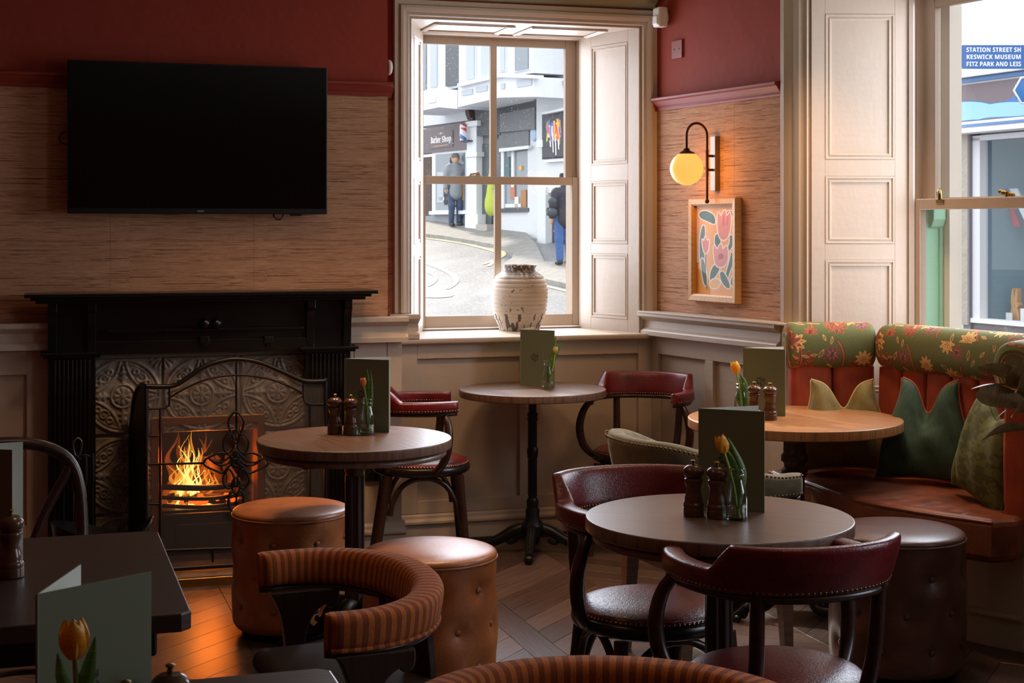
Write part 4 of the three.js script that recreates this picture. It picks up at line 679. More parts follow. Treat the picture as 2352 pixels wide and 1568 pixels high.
// ---------- striped corduroy tub chairs ----------
const cordTex = texture(512, 64, 0.135, 0.1, (u, v) => { const k = u * 5, f = k - Math.floor(k), wide = f < 0.46, edge = Math.abs(f - 0.46) < 0.04 || f < 0.03, fine = n1(u * 120, v * 40, 120, 40); let c = wide ? [204, 112, 46] : [146, 70, 26]; if (edge) c = wide ? [214, 148, 84] : [108, 50, 20]; return mixc(c, [84, 40, 20], 0.35 * fine); });
mat.cord = MP({ map: cordTex, roughness: 0.9, sheen: 0.45, sheenColor: new THREE.Color(0.6, 0.28, 0.1), sheenRoughness: 0.45 });
mat.seatCloth = M({ color: 0x2a1a14, roughness: 0.8 });
function makeTub(label) {
  const o = thing('tub_chair', label, 'chair'), half = [[0.312, 0.13], [0.318, 0.06], [0.302, -0.015], [0.252, -0.088], [0.172, -0.138], [0.088, -0.16]], path = [...half, [0, -0.166], ...half.slice().reverse().map(([x, z]) => [-x, z])].reverse();
  const rail = horseshoe(path, (s) => ({ y0: 0.586, h: 0.08 + 0.014 * smooth(0.45, 0, Math.abs(s)), w: 0.078, lean: 0.14 }), 90, 24);
  mesh('padded_rail', rail.geo, mat.cord, o, 'orange brown striped corduroy rail');
  const pipe = rail.lows.filter((_, i) => i > 0 && i < rail.lows.length - 1).map((l) => l.p.clone().addScaledVector(l.out, l.w / 2 * 0.92).setY(0.591)); mesh('piping', rod(curveOf(pipe), 0.0055, 100, 8), mat.cord, o);
  mesh('under_rail', horseshoe(path.map(([x, z]) => [x, z]), () => ({ y0: 0.57, h: 0.018, w: 0.055 }), 60, 10).geo, mat.darkWood, o);
  mesh('seat', uvBox(new RoundedBoxGeometry(0.46, 0.06, 0.34, 4, 0.03).translate(0, 0.43, 0.0)), mat.seatCloth, o);
  mesh('seat_frame', rbx(-0.23, 0.23, 0.36, 0.41, -0.16, 0.16, 0.01), mat.darkWood, o);
  for (const s of [1, -1]) {
    const scroll = new THREE.Shape(); scroll.moveTo(-0.09, 0.58); scroll.bezierCurveTo(-0.1, 0.53, -0.07, 0.52, -0.055, 0.54); scroll.bezierCurveTo(-0.03, 0.53, 0.0, 0.5, 0.0, 0.4); scroll.lineTo(0.045, 0.4); scroll.bezierCurveTo(0.045, 0.5, 0.06, 0.54, 0.085, 0.58);
    mesh('arm_bracket', slab(scroll, 0.034, 0.004).rotateY(-PI / 2).translate(s * 0.302 + 0.017, 0, 0.03), mat.darkWood, o);
    const splat = new THREE.Shape(); splat.moveTo(-0.035, 0.585); splat.bezierCurveTo(-0.02, 0.52, -0.06, 0.48, -0.028, 0.39); splat.lineTo(0.028, 0.39); splat.bezierCurveTo(0.06, 0.48, 0.02, 0.52, 0.035, 0.585);
    mesh('back_splat', slab(splat, 0.022, 0.003).rotateY(s * 0.5).translate(s * 0.14, 0, -0.135), mat.darkWood, o);
    mesh('leg', rod([[s * 0.21, 0.38, 0.13], [s * 0.215, 0.2, 0.14], [s * 0.22, 0, 0.15]], (t) => lerp(0.026, 0.017, t), 10, 8), mat.darkWood, o); mesh('leg', rod([[s * 0.2, 0.38, -0.13], [s * 0.215, 0.2, -0.15], [s * 0.23, 0, -0.19]], (t) => lerp(0.026, 0.018, t), 10, 8), mat.darkWood, o);
  }
  mesh('stretcher', rod([[-0.21, 0.18, 0.14], [0.21, 0.18, 0.14]], 0.012, 6, 8), mat.darkWood, o);
  return o;
}
{
  const t = makeTub('striped corduroy tub chair open towards the dark square table'); t.position.set(-0.395, 0, -3.57); t.rotation.y = face(-0.927, -0.376);
  copy(t, [0.17, 0, -2.665], face(-0.1, -0.99), 'striped corduroy tub chair standing apart in front of the oxblood armchairs');
}
// ---------- green studded armchair ----------
{
  const gm = MP({ map: clothTexture([126, 122, 100], [86, 82, 66], 0.2, 0.3), roughness: 0.85, sheen: 0.8, sheenColor: new THREE.Color(0.55, 0.55, 0.46), sheenRoughness: 0.4 });
  const o = thing('studded_armchair', 'grey green velvet armchair with studded edge drawn up to the oak table', 'chair', [0.66, 0, -5.22], face(0.93, 0.36));
  const half = [[0.28, 0.2], [0.295, 0.11], [0.295, 0.02], [0.268, -0.09], [0.2, -0.19], [0.1, -0.245]], path = [...half, [0, -0.258], ...half.slice().reverse().map(([x, z]) => [-x, z])].reverse();
  const up = (s) => smooth(0.56, 0.16, Math.abs(s)), rail = horseshoe(path, (s) => ({ y0: 0.6, h: lerp(0.075, 0.185, up(s)), w: 0.076, lean: 0.2 * up(s) }), 90, 24);
  mesh('padded_back', rail.geo, gm, o); mesh('lower_studs', trimNails(rail.lows, 0.014, 0.012, 0.005), mat.nail, o).userData.kind = 'stuff';
  const tops = rail.lows.map((l) => ({ ...l, p: l.p.clone().setY(0.6 + l.h * 0.93).addScaledVector(l.out, 0.2 * up(l.s) * l.h) })); mesh('upper_studs', trimNails(tops, 0.014, 0, 0.005, [1]), mat.nail, o).userData.kind = 'stuff';
  mesh('under_rail', horseshoe(path, () => ({ y0: 0.58, h: 0.022, w: 0.05 }), 50, 8).geo, mat.darkWood, o);
  mesh('seat_cushion', uvBox(new RoundedBoxGeometry(0.5, 0.09, 0.42, 4, 0.035).translate(0, 0.43, 0.0)), gm, o); mesh('seat_frame', rbx(-0.25, 0.25, 0.34, 0.4, -0.2, 0.2, 0.008), mat.darkWood, o);
  for (const [x, z] of [[0.23, 0.17], [-0.23, 0.17], [0.21, -0.18], [-0.21, -0.18]]) { mesh('leg', loft([0, 0.35].map((y) => { const w = lerp(0.013, 0.024, y / 0.35), k = lerp(1.06, 1, y / 0.35); return [V(x * k - w, y, z * k - w), V(x * k - w, y, z * k + w), V(x * k + w, y, z * k + w), V(x * k + w, y, z * k - w)].reverse().map((p) => p); }), { crease: 0.5 }), mat.table, o); mesh('arm_post', rbx(x * 1.12 - 0.02, x * 1.12 + 0.02, 0.38, 0.6, z - 0.022, z + 0.022, 0.008), mat.darkWood, o); }
}
// ---------- hoop back chair by the left edge ----------
{
  const o = thing('hoop_back_chair', 'dark bentwood hoop back chair behind the dark square table', 'chair', [-1.33, 0, -4.12], face(0.5, -0.87));
  mesh('hoop', rod([[-0.19, 0.44, -0.14], [-0.215, 0.62, -0.19], [-0.2, 0.78, -0.215], [-0.13, 0.85, -0.225], [0, 0.872, -0.23], [0.13, 0.85, -0.225], [0.2, 0.78, -0.215], [0.215, 0.62, -0.19], [0.19, 0.44, -0.14]], 0.0175, 60, 12), mat.bentwood, o);
  for (const s of [1, -1]) { mesh('back_brace', rod([[s * 0.03, 0.44, -0.17], [s * 0.1, 0.64, -0.205], [s * 0.19, 0.8, -0.216]], 0.0135, 16, 10), mat.bentwood, o); for (const z of [0.15, -0.14]) mesh('leg', rod([[s * 0.15, 0.42, z], [s * 0.18, 0, z * 1.25]], (t) => lerp(0.019, 0.014, t), 6, 10), mat.bentwood, o); }
  mesh('seat', lathe([[0, 0.415], [0.2, 0.415], [0.212, 0.43], [0.208, 0.446], [0.19, 0.45], [0, 0.444]], 40), mat.bentwood, o);
  mesh('hoop_stretcher', new THREE.TorusGeometry(0.15, 0.009, 8, 48).rotateX(PI / 2).translate(0, 0.24, 0), mat.bentwood, o);
}
// ---------- tables ----------
function tableTop(o, r, y, m, t = 0.034) {
  const seg = 96, e = 0.004;
  mesh('table_top', uvBox(lathe([[0, y - t], [r - e, y - t], [r, y - t + e], [r, y - e], [r - e * 0.4, y - e * 0.3], [r - e, y], [0, y]], seg)), m, o);
}
function clawFoot(a, len, y = 0.13) {                        // cast foot sweeping out along angle a
  const c = Math.cos(a), s = Math.sin(a), P = (d, h) => [c * d, h, s * d];
  return merge(rod([P(0.02, y + 0.04), P(0.07, y + 0.035), P(len * 0.5, y * 0.55), P(len * 0.78, 0.045), P(len * 0.95, 0.03)], (t) => lerp(0.03, 0.017, t), 26, 9), rod([P(len * 0.86, 0.028), P(len * 0.94, 0.034), P(len, 0.02), P(len * 1.04, 0.012)], (t) => 0.026 - 0.012 * t * t, 10, 10, 0.9),
    ...[-0.07, 0, 0.07].map((k) => { const c2 = Math.cos(a + k), s2 = Math.sin(a + k); return new THREE.SphereGeometry(0.014, 9, 7).translate(c2 * len * 1.03, 0.014, s2 * len * 1.03); }), ...[0.3, 0.42, 0.54, 0.66].map((k) => new THREE.SphereGeometry(0.012, 8, 6).translate(c * len * k, lerp(y + 0.05, 0.06, (k - 0.2) / 0.55), s * len * k)));
}
function pedestal(label, x, z, r, m, turn, feet) {
  const o = thing('round_table', label, 'table', [x, 0, z], turn);
  tableTop(o, r, 0.75, m); mesh('top_edge_band', lathe([[r - 0.06, 0.69], [r - 0.022, 0.69], [r - 0.018, 0.694], [r - 0.018, 0.717], [r - 0.06, 0.717], [r - 0.06, 0.69]], 72), m, o);
  mesh('column', merge(lathe([[0, 0.1], [0.04, 0.1], [0.04, 0.16], [0.032, 0.18], [0.029, 0.62], [0.036, 0.64], [0.036, 0.66], [0, 0.66]], 20), ...Array.from({ length: 8 }, (_, i) => new THREE.CylinderGeometry(0.006, 0.007, 0.44, 6).translate(Math.cos(i / 8 * 2 * PI) * 0.03, 0.4, Math.sin(i / 8 * 2 * PI) * 0.03))), mat.darkWood, o);
  mesh('top_bracket', rbx(-0.2, 0.2, 0.655, 0.718, -0.03, 0.03, 0.006), mat.darkWood, o);
  for (const a of feet) mesh('claw_foot', clawFoot(a, 0.27), mat.iron, o); return o;
}
const TL = onLevel(814.5, 1005, 0.75), TF = onLevel(1651, 1185, 0.75), TI = onLevel(1223, 891, 0.75), TO = onLevel(1825, 959, 0.75);
pedestal('round dark wood table beside the fire with two mills and a pale orange tulip', TL[0], TL[2], 0.339, mat.table, 0.5, [deg(200 - 60), deg(200 + 30), deg(200 + 120), deg(200 + 210)].map((a) => a));
pedestal('round grey brown table with the tulip and two pepper mills between oxblood armchairs', TF[0], TF[2], 0.339, mat.table, 1.2, [0.5, 2.07, 3.64, 5.2]);
{
  const o = thing('round_table', 'larger round oak table on a turned column before the banquette', 'table', [TO[0], 0, TO[2]], 0.9);
  tableTop(o, 0.41, 0.75, mat.oak, 0.038);
  mesh('turned_column', lathe([[0, 0.05], [0.09, 0.05], [0.1, 0.07], [0.06, 0.1], [0.046, 0.13], [0.05, 0.16], [0.044, 0.18], [0.038, 0.2], [0.037, 0.4], [0.039, 0.52], [0.05, 0.535], [0.05, 0.55], [0.04, 0.56], [0.04, 0.575], [0.052, 0.585], [0.052, 0.605], [0.043, 0.615], [0.043, 0.66], [0.075, 0.69], [0.075, 0.712], [0, 0.712]], 32), mat.bentwood, o);
  for (let i = 0; i < 4; i++) mesh('claw_foot', clawFoot(i * PI / 2 + 0.4, 0.28, 0.08), mat.iron, o);
}
{
  const o = thing('iron_table', 'round table on a slender black cast iron column under the window', 'table', [TI[0], 0, TI[2] + 0.02], 0.3);
  tableTop(o, 0.337, 0.75, mat.table);
  const m = mat.iron, c = (r, y) => [r, y];
  mesh('iron_column', lathe([[0, 0.12], [0.05, 0.12], [0.05, 0.13], [0.032, 0.16], [0.032, 0.2], [0.024, 0.206], [0.027, 0.22], [0.028, 0.235], [0.022, 0.25], [0.0185, 0.255], [0.0185, 0.432], [0.024, 0.436], [0.024, 0.446], [0.0265, 0.458], [0.0265, 0.468], [0.023, 0.482], [0.0195, 0.486], [0.0185, 0.6], [0.0245, 0.604], [0.0245, 0.616], [0.021, 0.62], [0.0245, 0.626], [0.0245, 0.638], [0.019, 0.642], [0.0185, 0.685], [0.033, 0.688], [0.033, 0.716], [0, 0.716]], 28), m, o);
  mesh('column_reeds', merge(Array.from({ length: 9 }, (_, i) => { const a = i / 9 * 2 * PI; return [[0.345, 0.17], [0.543, 0.11]].map(([y, h]) => new THREE.CylinderGeometry(0.005, 0.005, h, 6).translate(Math.cos(a) * 0.0165, y, Math.sin(a) * 0.0165)); }).flat()), m, o);
  mesh('hub', lathe([[0, 0.055], [0.03, 0.06], [0.05, 0.09], [0.055, 0.125], [0.045, 0.135], [0, 0.135]], 24), m, o);
  for (let i = 0; i < 4; i++) { const a = -i * PI / 2 + deg(112), cs = Math.cos(a), sn = Math.sin(a), P = (d, h) => [cs * d, h, sn * d]; mesh('foot', merge(rod([P(0.03, 0.115), P(0.08, 0.1), P(0.15, 0.06), P(0.21, 0.036), P(0.235, 0.03)], (t) => lerp(0.026, 0.018, t), 22, 8), rod([P(0.2, 0.02), P(0.255, 0.02)], 0.02, 3, 8), new THREE.SphereGeometry(0.02, 10, 8).scale(1, 0.8, 1).translate(...P(0.25, 0.026)), rod([P(0.06, 0.132), P(0.1, 0.115), P(0.15, 0.082), P(0.2, 0.055)], 0.008, 14, 7), rod([P(0.07, 0.06), P(0.1, 0.045), P(0.12, 0.06), P(0.105, 0.078)], 0.009, 12, 7)), m, o); }
}
function squareTable(label, corner, w, d, name = 'square_table') {   // corner: far right corner on the floor plan; sides follow the room
  const o = thing(name, label, 'table', corner, A.t), r = 0.02;
  const sh = [[-w + r, 0], [-r, 0], [0, r], [0, d - r], [-r, d], [-w + r, d], [-w, d - r], [-w, r]];
  const g = prism(sh, 0.714, 0.75, 0.004); const uv = g.attributes.uv; for (let i = 0; i < uv.count; i++) uv.setXY(i, uv.getY(i), uv.getX(i));
  mesh('table_top', g, mat.darkWood, o); mesh('apron', merge(rbx(-w + 0.07, -0.06, 0.655, 0.716, 0.06, 0.085, 0.008), rbx(-w + 0.07, -0.06, 0.655, 0.716, d - 0.085, d - 0.06, 0.008), rbx(-0.085, -0.06, 0.655, 0.716, 0.07, d - 0.07, 0.008), rbx(-w + 0.07, -w + 0.095, 0.655, 0.716, 0.07, d - 0.07, 0.008)), mat.blackwood, o);
  for (const [x, z] of [[-0.11, 0.11], [-0.11, d - 0.11], [-w + 0.11, 0.11], [-w + 0.11, d - 0.11]]) mesh('turned_leg', lathe([[0, 0], [0.022, 0], [0.026, 0.03], [0.018, 0.05], [0.03, 0.09], [0.034, 0.3], [0.026, 0.36], [0.034, 0.38], [0.024, 0.4], [0.036, 0.46], [0.036, 0.5], [0.028, 0.53], [0.038, 0.56], [0.038, 0.7], [0, 0.7]], 18).translate(x, 0, z), mat.blackwood, o);
  return o;
}
squareTable('dark wooden square table with a pepper mill and a closed menu near the hearth', [-0.858, 0, -3.69], 0.86, 0.83);
squareTable('dark wooden square table holding the half open menu and yellow tulip nearest the striped chair', [-0.305, 0, -2.54], 0.9, 0.78);

// ---------- table ware ----------
const millMat = M({ map: woodTexture([104, 70, 48], [52, 33, 24], 128, 256, 0.1, 0.2), roughness: 0.22 });
function makeMill(name, label) {
  const o = thing(name, label, 'pepper mill');
  mesh('base', lathe([[0, 0], [0.0255, 0], [0.0265, 0.003], [0.0265, 0.02], [0.0255, 0.022], [0, 0.022]], 28), millMat, o);
  mesh('body', lathe(spline([[0.0255, 0.021], [0.0268, 0.026], [0.0262, 0.031], [0.0235, 0.036], [0.0225, 0.046], [0.0185, 0.062], [0.0195, 0.075], [0.023, 0.086], [0.0235, 0.092], [0.02, 0.096], [0, 0.097]], 40), 28), millMat, o);
  mesh('head', lathe(spline([[0.018, 0.096], [0.0215, 0.1], [0.0268, 0.109], [0.0255, 0.119], [0.0165, 0.1275], [0.007, 0.13], [0, 0.1305]], 30), 28), millMat, o);
  mesh('finial', lathe([[0, 0.129], [0.0045, 0.129], [0.0045, 0.134], [0.003, 0.136], [0.0068, 0.139], [0.0068, 0.141], [0, 0.143]], 14), mat.oldBrass, o); return o;
}
const emblem = (c, x, y, s) => { c.fillStyle = '#32372a'; const r = rng(4); for (let i = 0; i < 60; i++) { const a = r() * 2 * PI, q = Math.sqrt(r()); c.beginPath(); c.arc(x + Math.cos(a) * q * s, y - s * 0.55 + Math.sin(a) * q * s * 0.8, s * 0.1, 0, 7); c.fill(); } c.strokeStyle = '#70775e'; c.lineWidth = s * 0.05; for (let i = 0; i < 14; i++) { const a = r() * 2 * PI, q = r() * 0.8; c.beginPath(); c.arc(x + Math.cos(a) * q * s, y - s * 0.55 + Math.sin(a) * q * s * 0.7, s * 0.16, a, a + 3); c.stroke(); } c.fillStyle = '#32372a'; c.fillRect(x - s * 0.12, y - s * 0.1, s * 0.24, s * 0.6); c.fillRect(x - s * 0.5, y + s * 0.45, s, s * 0.08); };
const coverMap = canvasTexture(352, 520, (c, w, h) => { c.fillStyle = '#70775e'; c.fillRect(0, 0, w, h); emblem(c, w * 0.42, h * 0.53, 40); });
const coverFace = M({ map: coverMap, roughness: 0.5 }), coverPlain = M({ color: 0x70775e, roughness: 0.5 });
const menuBox = (outside) => { const g = new THREE.BoxGeometry(0.175, 0.26, 0.0022).translate(0.0875, 0.13, 0); return [g, [mat.menuEdge, mat.menuEdge, mat.menuEdge, mat.menuEdge, outside ? coverFace : mat.menuInside, outside ? mat.menuInside : coverPlain]]; };
function menu(label, y, spine, right, back) {                // plan points [photo column, depth]: spine, the free edge of the front leaf, that of the back leaf
  const w = ([px, d]) => [(px - CX) / PX * d, -d], s = w(spine), a = w(right), b = w(back), o = thing('menu_card', label, 'menu', [s[0], y, s[1]]);
  const t = (p) => Math.atan2(-(p[1] - s[1]), p[0] - s[0]);
  const [g1, m1] = menuBox(true), [g2, m2] = menuBox(false);
  mesh('front_leaf', g1, m1, o).rotation.y = t(a); mesh('back_leaf', g2, m2, o).rotation.y = t(b);
  mesh('spine', new THREE.CylinderGeometry(0.0022, 0.0022, 0.26, 8).translate(0, 0.13, 0), coverPlain, o); return o;
}
const bottleGlass = MP({ color: 0xf2fbf7, roughness: 0.02, transmission: 1, thickness: 0.002, ior: 1.45 }), waterMat = MP({ color: 0xeaf3ee, roughness: 0, transmission: 1, thickness: 0.02, ior: 1.33 });
const leafMat = MP({ map: texture(64, 256, 0.03, 0.2, (u, v) => mixc([112, 150, 66], [66, 104, 42], clamp(n1(u * 24, v * 3, 24, 3) * 1.1))), roughness: 0.5, transmission: 0.25, thickness: 0, side: THREE.DoubleSide });
const stemMat = M({ color: 0x93ad55, roughness: 0.5 });
function petal(w, h, curl) {                                  // one cupped petal standing on the origin, facing +z
  const rings = [], nu = 8, nv = 12;
  for (let i = 0; i <= nv; i++) { const t = i / nv, wd = w * Math.pow(Math.sin(PI * Math.min(0.985, 0.1 + t * 0.88)), 0.7), ring = []; for (let j = 0; j <= nu; j++) { const a = (j / nu - 0.5) * 2, rad = w * (0.95 * Math.sin(PI * (0.12 + 0.62 * t)) + curl * t * t); ring.push(V(Math.sin(a * 1.15) * wd * 0.9, t * h * (1 - 0.06 * a * a), rad * (0.55 + 0.45 * Math.cos(a * 1.1)))); } rings.push(ring); }
  return loft(rings, { wrap: false, caps: false });
}
function tulip(label, base, head, size, color, leaves, lean = [0, 0]) {  // base: bottom of the stem, head: bottom of the flower
  const o = thing('cut_tulip', label, 'flower', base), h = V(head[0] - base[0], head[1] - base[1], head[2] - base[2]);
  const pm = MP({ map: texture(64, 64, 0.03, 0.03, (u, v) => mixc(color, mixc(color, [color[0] * 0.8, color[1] * 0.62, color[2] * 0.4], 1), n1(u * 16, v * 4, 16, 4) * 0.6)), roughness: 0.55, transmission: 0.3, thickness: 0, side: THREE.DoubleSide });
  mesh('stem', rod([V(0, 0, 0), h.clone().multiplyScalar(0.5).add(V(lean[0], 0.005, 0)), h], 0.0032, 18, 7), stemMat, o);
  const b = new THREE.Group(); b.name = 'bloom'; b.position.copy(h); const dir = h.clone().multiplyScalar(0.5).add(V(-lean[0], 0, 0)).normalize(); b.quaternion.setFromUnitVectors(V(0, 1, 0), dir); b.scale.setScalar(size / 0.048); o.add(b);
  const outer = petal(0.0175, 0.048, 0.02), inner = petal(0.0155, 0.047, -0.12);
  for (let i = 0; i < 3; i++) { const p = mesh('petal', outer, pm, b); p.rotation.y = i * 2 * PI / 3 + 0.3; const q = mesh('petal', inner, pm, b); q.rotation.y = (i + 0.5) * 2 * PI / 3 + 0.3; }
  for (const pts of leaves) { // leaf blades: points relative to the base
    const c = curveOf(pts.map((p) => V(p[0] - base[0], p[1] - base[1], p[2] - base[2]))), rings = [];
    for (let i = 0; i <= 20; i++) { const t = i / 20, p = c.getPointAt(t), wd = 0.0135 * Math.pow(Math.sin(PI * (0.06 + 0.93 * t)), 0.8) * size / 0.045, ring = []; for (let j = 0; j <= 6; j++) { const a = (j / 6 - 0.5) * 2; ring.push(V(p.x + a * wd, p.y, p.z - a * a * wd * 0.5)); } rings.push(ring); }
    mesh('leaf', loft(rings, { wrap: false, caps: false }), leafMat, o);
  }
  return o;
}
function makeBottle(label, pos) {
  const o = thing('bottle_vase', label, 'vase', pos);
  const out = spline([[0.025, 0.0], [0.0265, 0.004], [0.0265, 0.02], [0.0265, 0.05], [0.0245, 0.072], [0.0185, 0.094], [0.0165, 0.104], [0.0165, 0.112]], 30), rim = [[0.0195, 0.1135], [0.0205, 0.118], [0.0195, 0.1225], [0.0205, 0.126], [0.0185, 0.13], [0.0155, 0.13]], inn = spline([[0.0145, 0.112], [0.0145, 0.104], [0.0165, 0.094], [0.0225, 0.072], [0.0243, 0.05], [0.0243, 0.012], [0.02, 0.006], [0, 0.006]], 30);
  mesh('bottle', lathe([[0, 0], ...out, ...rim, ...inn], 40), bottleGlass, o);
  mesh('water', lathe([[0, 0.0064], [0.0196, 0.0064], [0.0239, 0.0124], [0.0239, 0.036], [0, 0.036]], 32), waterMat, o); return o;
}
{
  const mill = makeMill('pepper_mill', 'dark wooden pepper mill on the fireside table, beside the green menu');
  const at = (px, py, y = 0.75) => onLevel(px, py, y); mill.position.set(...at(769, 996));
  const put = (p, lab, name = 'pepper_mill') => { const c = copy(mill, p, p[0] * 5, lab); return c; };
  put(at(806, 998), 'dark wooden pepper mill on the fireside table, touching the tulip bottle');
  put(at(1733, 961), 'brown wooden pepper mill on the oak table, beside the tulip bottle'); put(at(1769, 964), 'brown wooden pepper mill on the oak table, standing right against the menu');
  put(at(1593, 1184), 'dark wooden pepper mill on the grey brown table, standing clear of the menu'); put(at(1647, 1189), 'dark wooden pepper mill on the grey brown table, touching the tulip bottle');
  put(at(25, 1325), 'dark wooden pepper mill standing on the square table by the hoop back chair');
  put([-0.462, 0.75, -2.06], 'dark wooden pepper mill in front of the half open menu'); put([-0.503, 0.75, -1.985], 'small topped dark wooden pepper mill beside the yellow tulip and half open menu');

  menu('green menu card with a tree emblem on the fireside table', 0.75, [792, 5.52], [895, 5.46], [904, 5.6]);
  menu('green menu card with a tree emblem on the iron table', 0.75, [1196, 7.12], [1285, 7.03], [1226, 7.28]);
  menu('green menu card with a tree emblem on the oak table', 0.75, [1708, 6.02], [1812, 5.92], [1815, 6.08]);
  menu('dark green menu card on the grey brown table behind the pepper mills', 0.75, [1606, 3.99], [1750, 3.92], [1766, 4.06]);
  menu('half open green menu card standing behind the nearest yellow tulip', 0.75, [85, 1.96], [355, 2.096], [192, 2.15]);
  menu('green menu card beside the pepper mill on the square table', 0.75, [-140, 3.28], [35, 3.24], [44, 3.36]);

  const set = (where, px, py, headPx, headPy, color, name, size, leaves, dHead = 0) => {
    const b = at(px, py), d = -b[2]; makeBottle('clear glass milk bottle vase on ' + where, b);
    tulip(name + ' in the glass bottle on ' + where, [b[0] + 0.004, 0.76, b[2]], pix(headPx, headPy, d + dHead), size, color, leaves.map((l) => [[b[0] + 0.003, 0.775, b[2] + 0.004], ...l.map(([x, y, k = 0]) => pix(x, y, d + k))]), [0.004, 0]);
  };
  set('the fireside table', 843, 998, 836, 886, [236, 160, 92], 'pale orange tulip', 0.03, [[[842, 950], [846, 900], [843, 845]], [[850, 930], [852, 880], [851, 850]]]);
  set('the iron table', 1258, 893, 1275, 812, [238, 214, 160], 'cream tulip bud', 0.034, [[[1262, 840], [1273, 800], [1277, 770]], [[1268, 835], [1284, 800], [1292, 782]]]);
  set('the oak table', 1702, 956, 1692, 858, [252, 206, 36], 'bright yellow tulip', 0.05, [[[1700, 910], [1706, 890], [1694, 862]], [[1712, 925], [1710, 880], [1700, 858]]]);
  set('the grey brown table', 1692, 1193, 1664, 1040, [252, 200, 34], 'deep yellow tulip', 0.046, [[[1700, 1130], [1702, 1080], [1672, 1004]], [[1698, 1120], [1690, 1070], [1668, 1030]]]);
  const nb = [-0.5225, 0.75, -1.84]; makeBottle('clear glass bottle vase in front of the half open menu', nb);
  tulip('large yellow tulip in front of the half open menu', [nb[0], 0.76, nb[2]], pix(172, 1512, 1.84), 0.048, [252, 196, 40], [[[nb[0], 0.775, nb[2]], pix(160, 1620, 1.84), pix(140, 1560, 1.85), pix(132, 1500, 1.86)], [[nb[0], 0.775, nb[2]], pix(185, 1620, 1.84), pix(200, 1540, 1.84), pix(218, 1462, 1.84)]], [0.002, 0]);
}
// ---------- ribbed pot on the sill ----------
{
  const b = onLevel(1193, 758, 0.966), o = thing('ribbed_vase', 'large ribbed whitewashed stoneware vase on the window sill', 'vase', b), k = -b[2] / PX;
  const base = [[46, 762], [49, 750], [56, 735], [62, 715], [65, 690], [65.5, 668], [62, 655], [58, 645], [52, 636], [44, 630], [38, 626], [36, 622], [38, 616], [41, 612]], prof = [];
  const y0 = 762; for (let i = 0; i < 150; i++) { const t = i / 149 * (base.length - 1), a = Math.min(base.length - 2, Math.floor(t)), f = t - a, r = lerp(base[a][0], base[a + 1][0], f), y = lerp(base[a][1], base[a + 1][1], f), rib = y < 740 && y > 634 ? Math.pow(Math.abs(Math.sin((y - 634) / 9.5 * PI)), 0.6) * 2.6 - 1.6 : 0; prof.push([(r + rib) * k, (y0 - y) * k]); }
  prof.unshift([0, 0]); prof.push([36.5 * k, 150 * k], [33 * k, 138 * k], [40 * k, 128 * k], [0, 60 * k]);
  const map = texture(512, 512, 1, 1, (u, v) => {
    const st = n1(u * 60, v * 12, 60, 12), sp = n2(u * 90, v * 60, 90, 60), p = n3(u * 12, v * 8, 12, 8), dark = [72, 64, 58]; let c = mixc([214, 200, 184], [186, 168, 150], p);
    const neck = smooth(0.5, 0.78, v + 0.16 * (p - 0.5) + 0.1 * (st - 0.5)); if (st + 0.4 * sp > 0.62) c = mixc(c, dark, 0.75 * neck); if (v < 0.2 && st > 0.6) c = mixc(c, dark, 0.8); if (sp > 0.86 && n2(u * 20 + 3, v * 16, 20, 16) > 0.55) c = mixc(c, dark, 0.7); return c;
  });
  mesh('body', lathe(prof, 72), M({ map, roughness: 0.75 }), o);
}

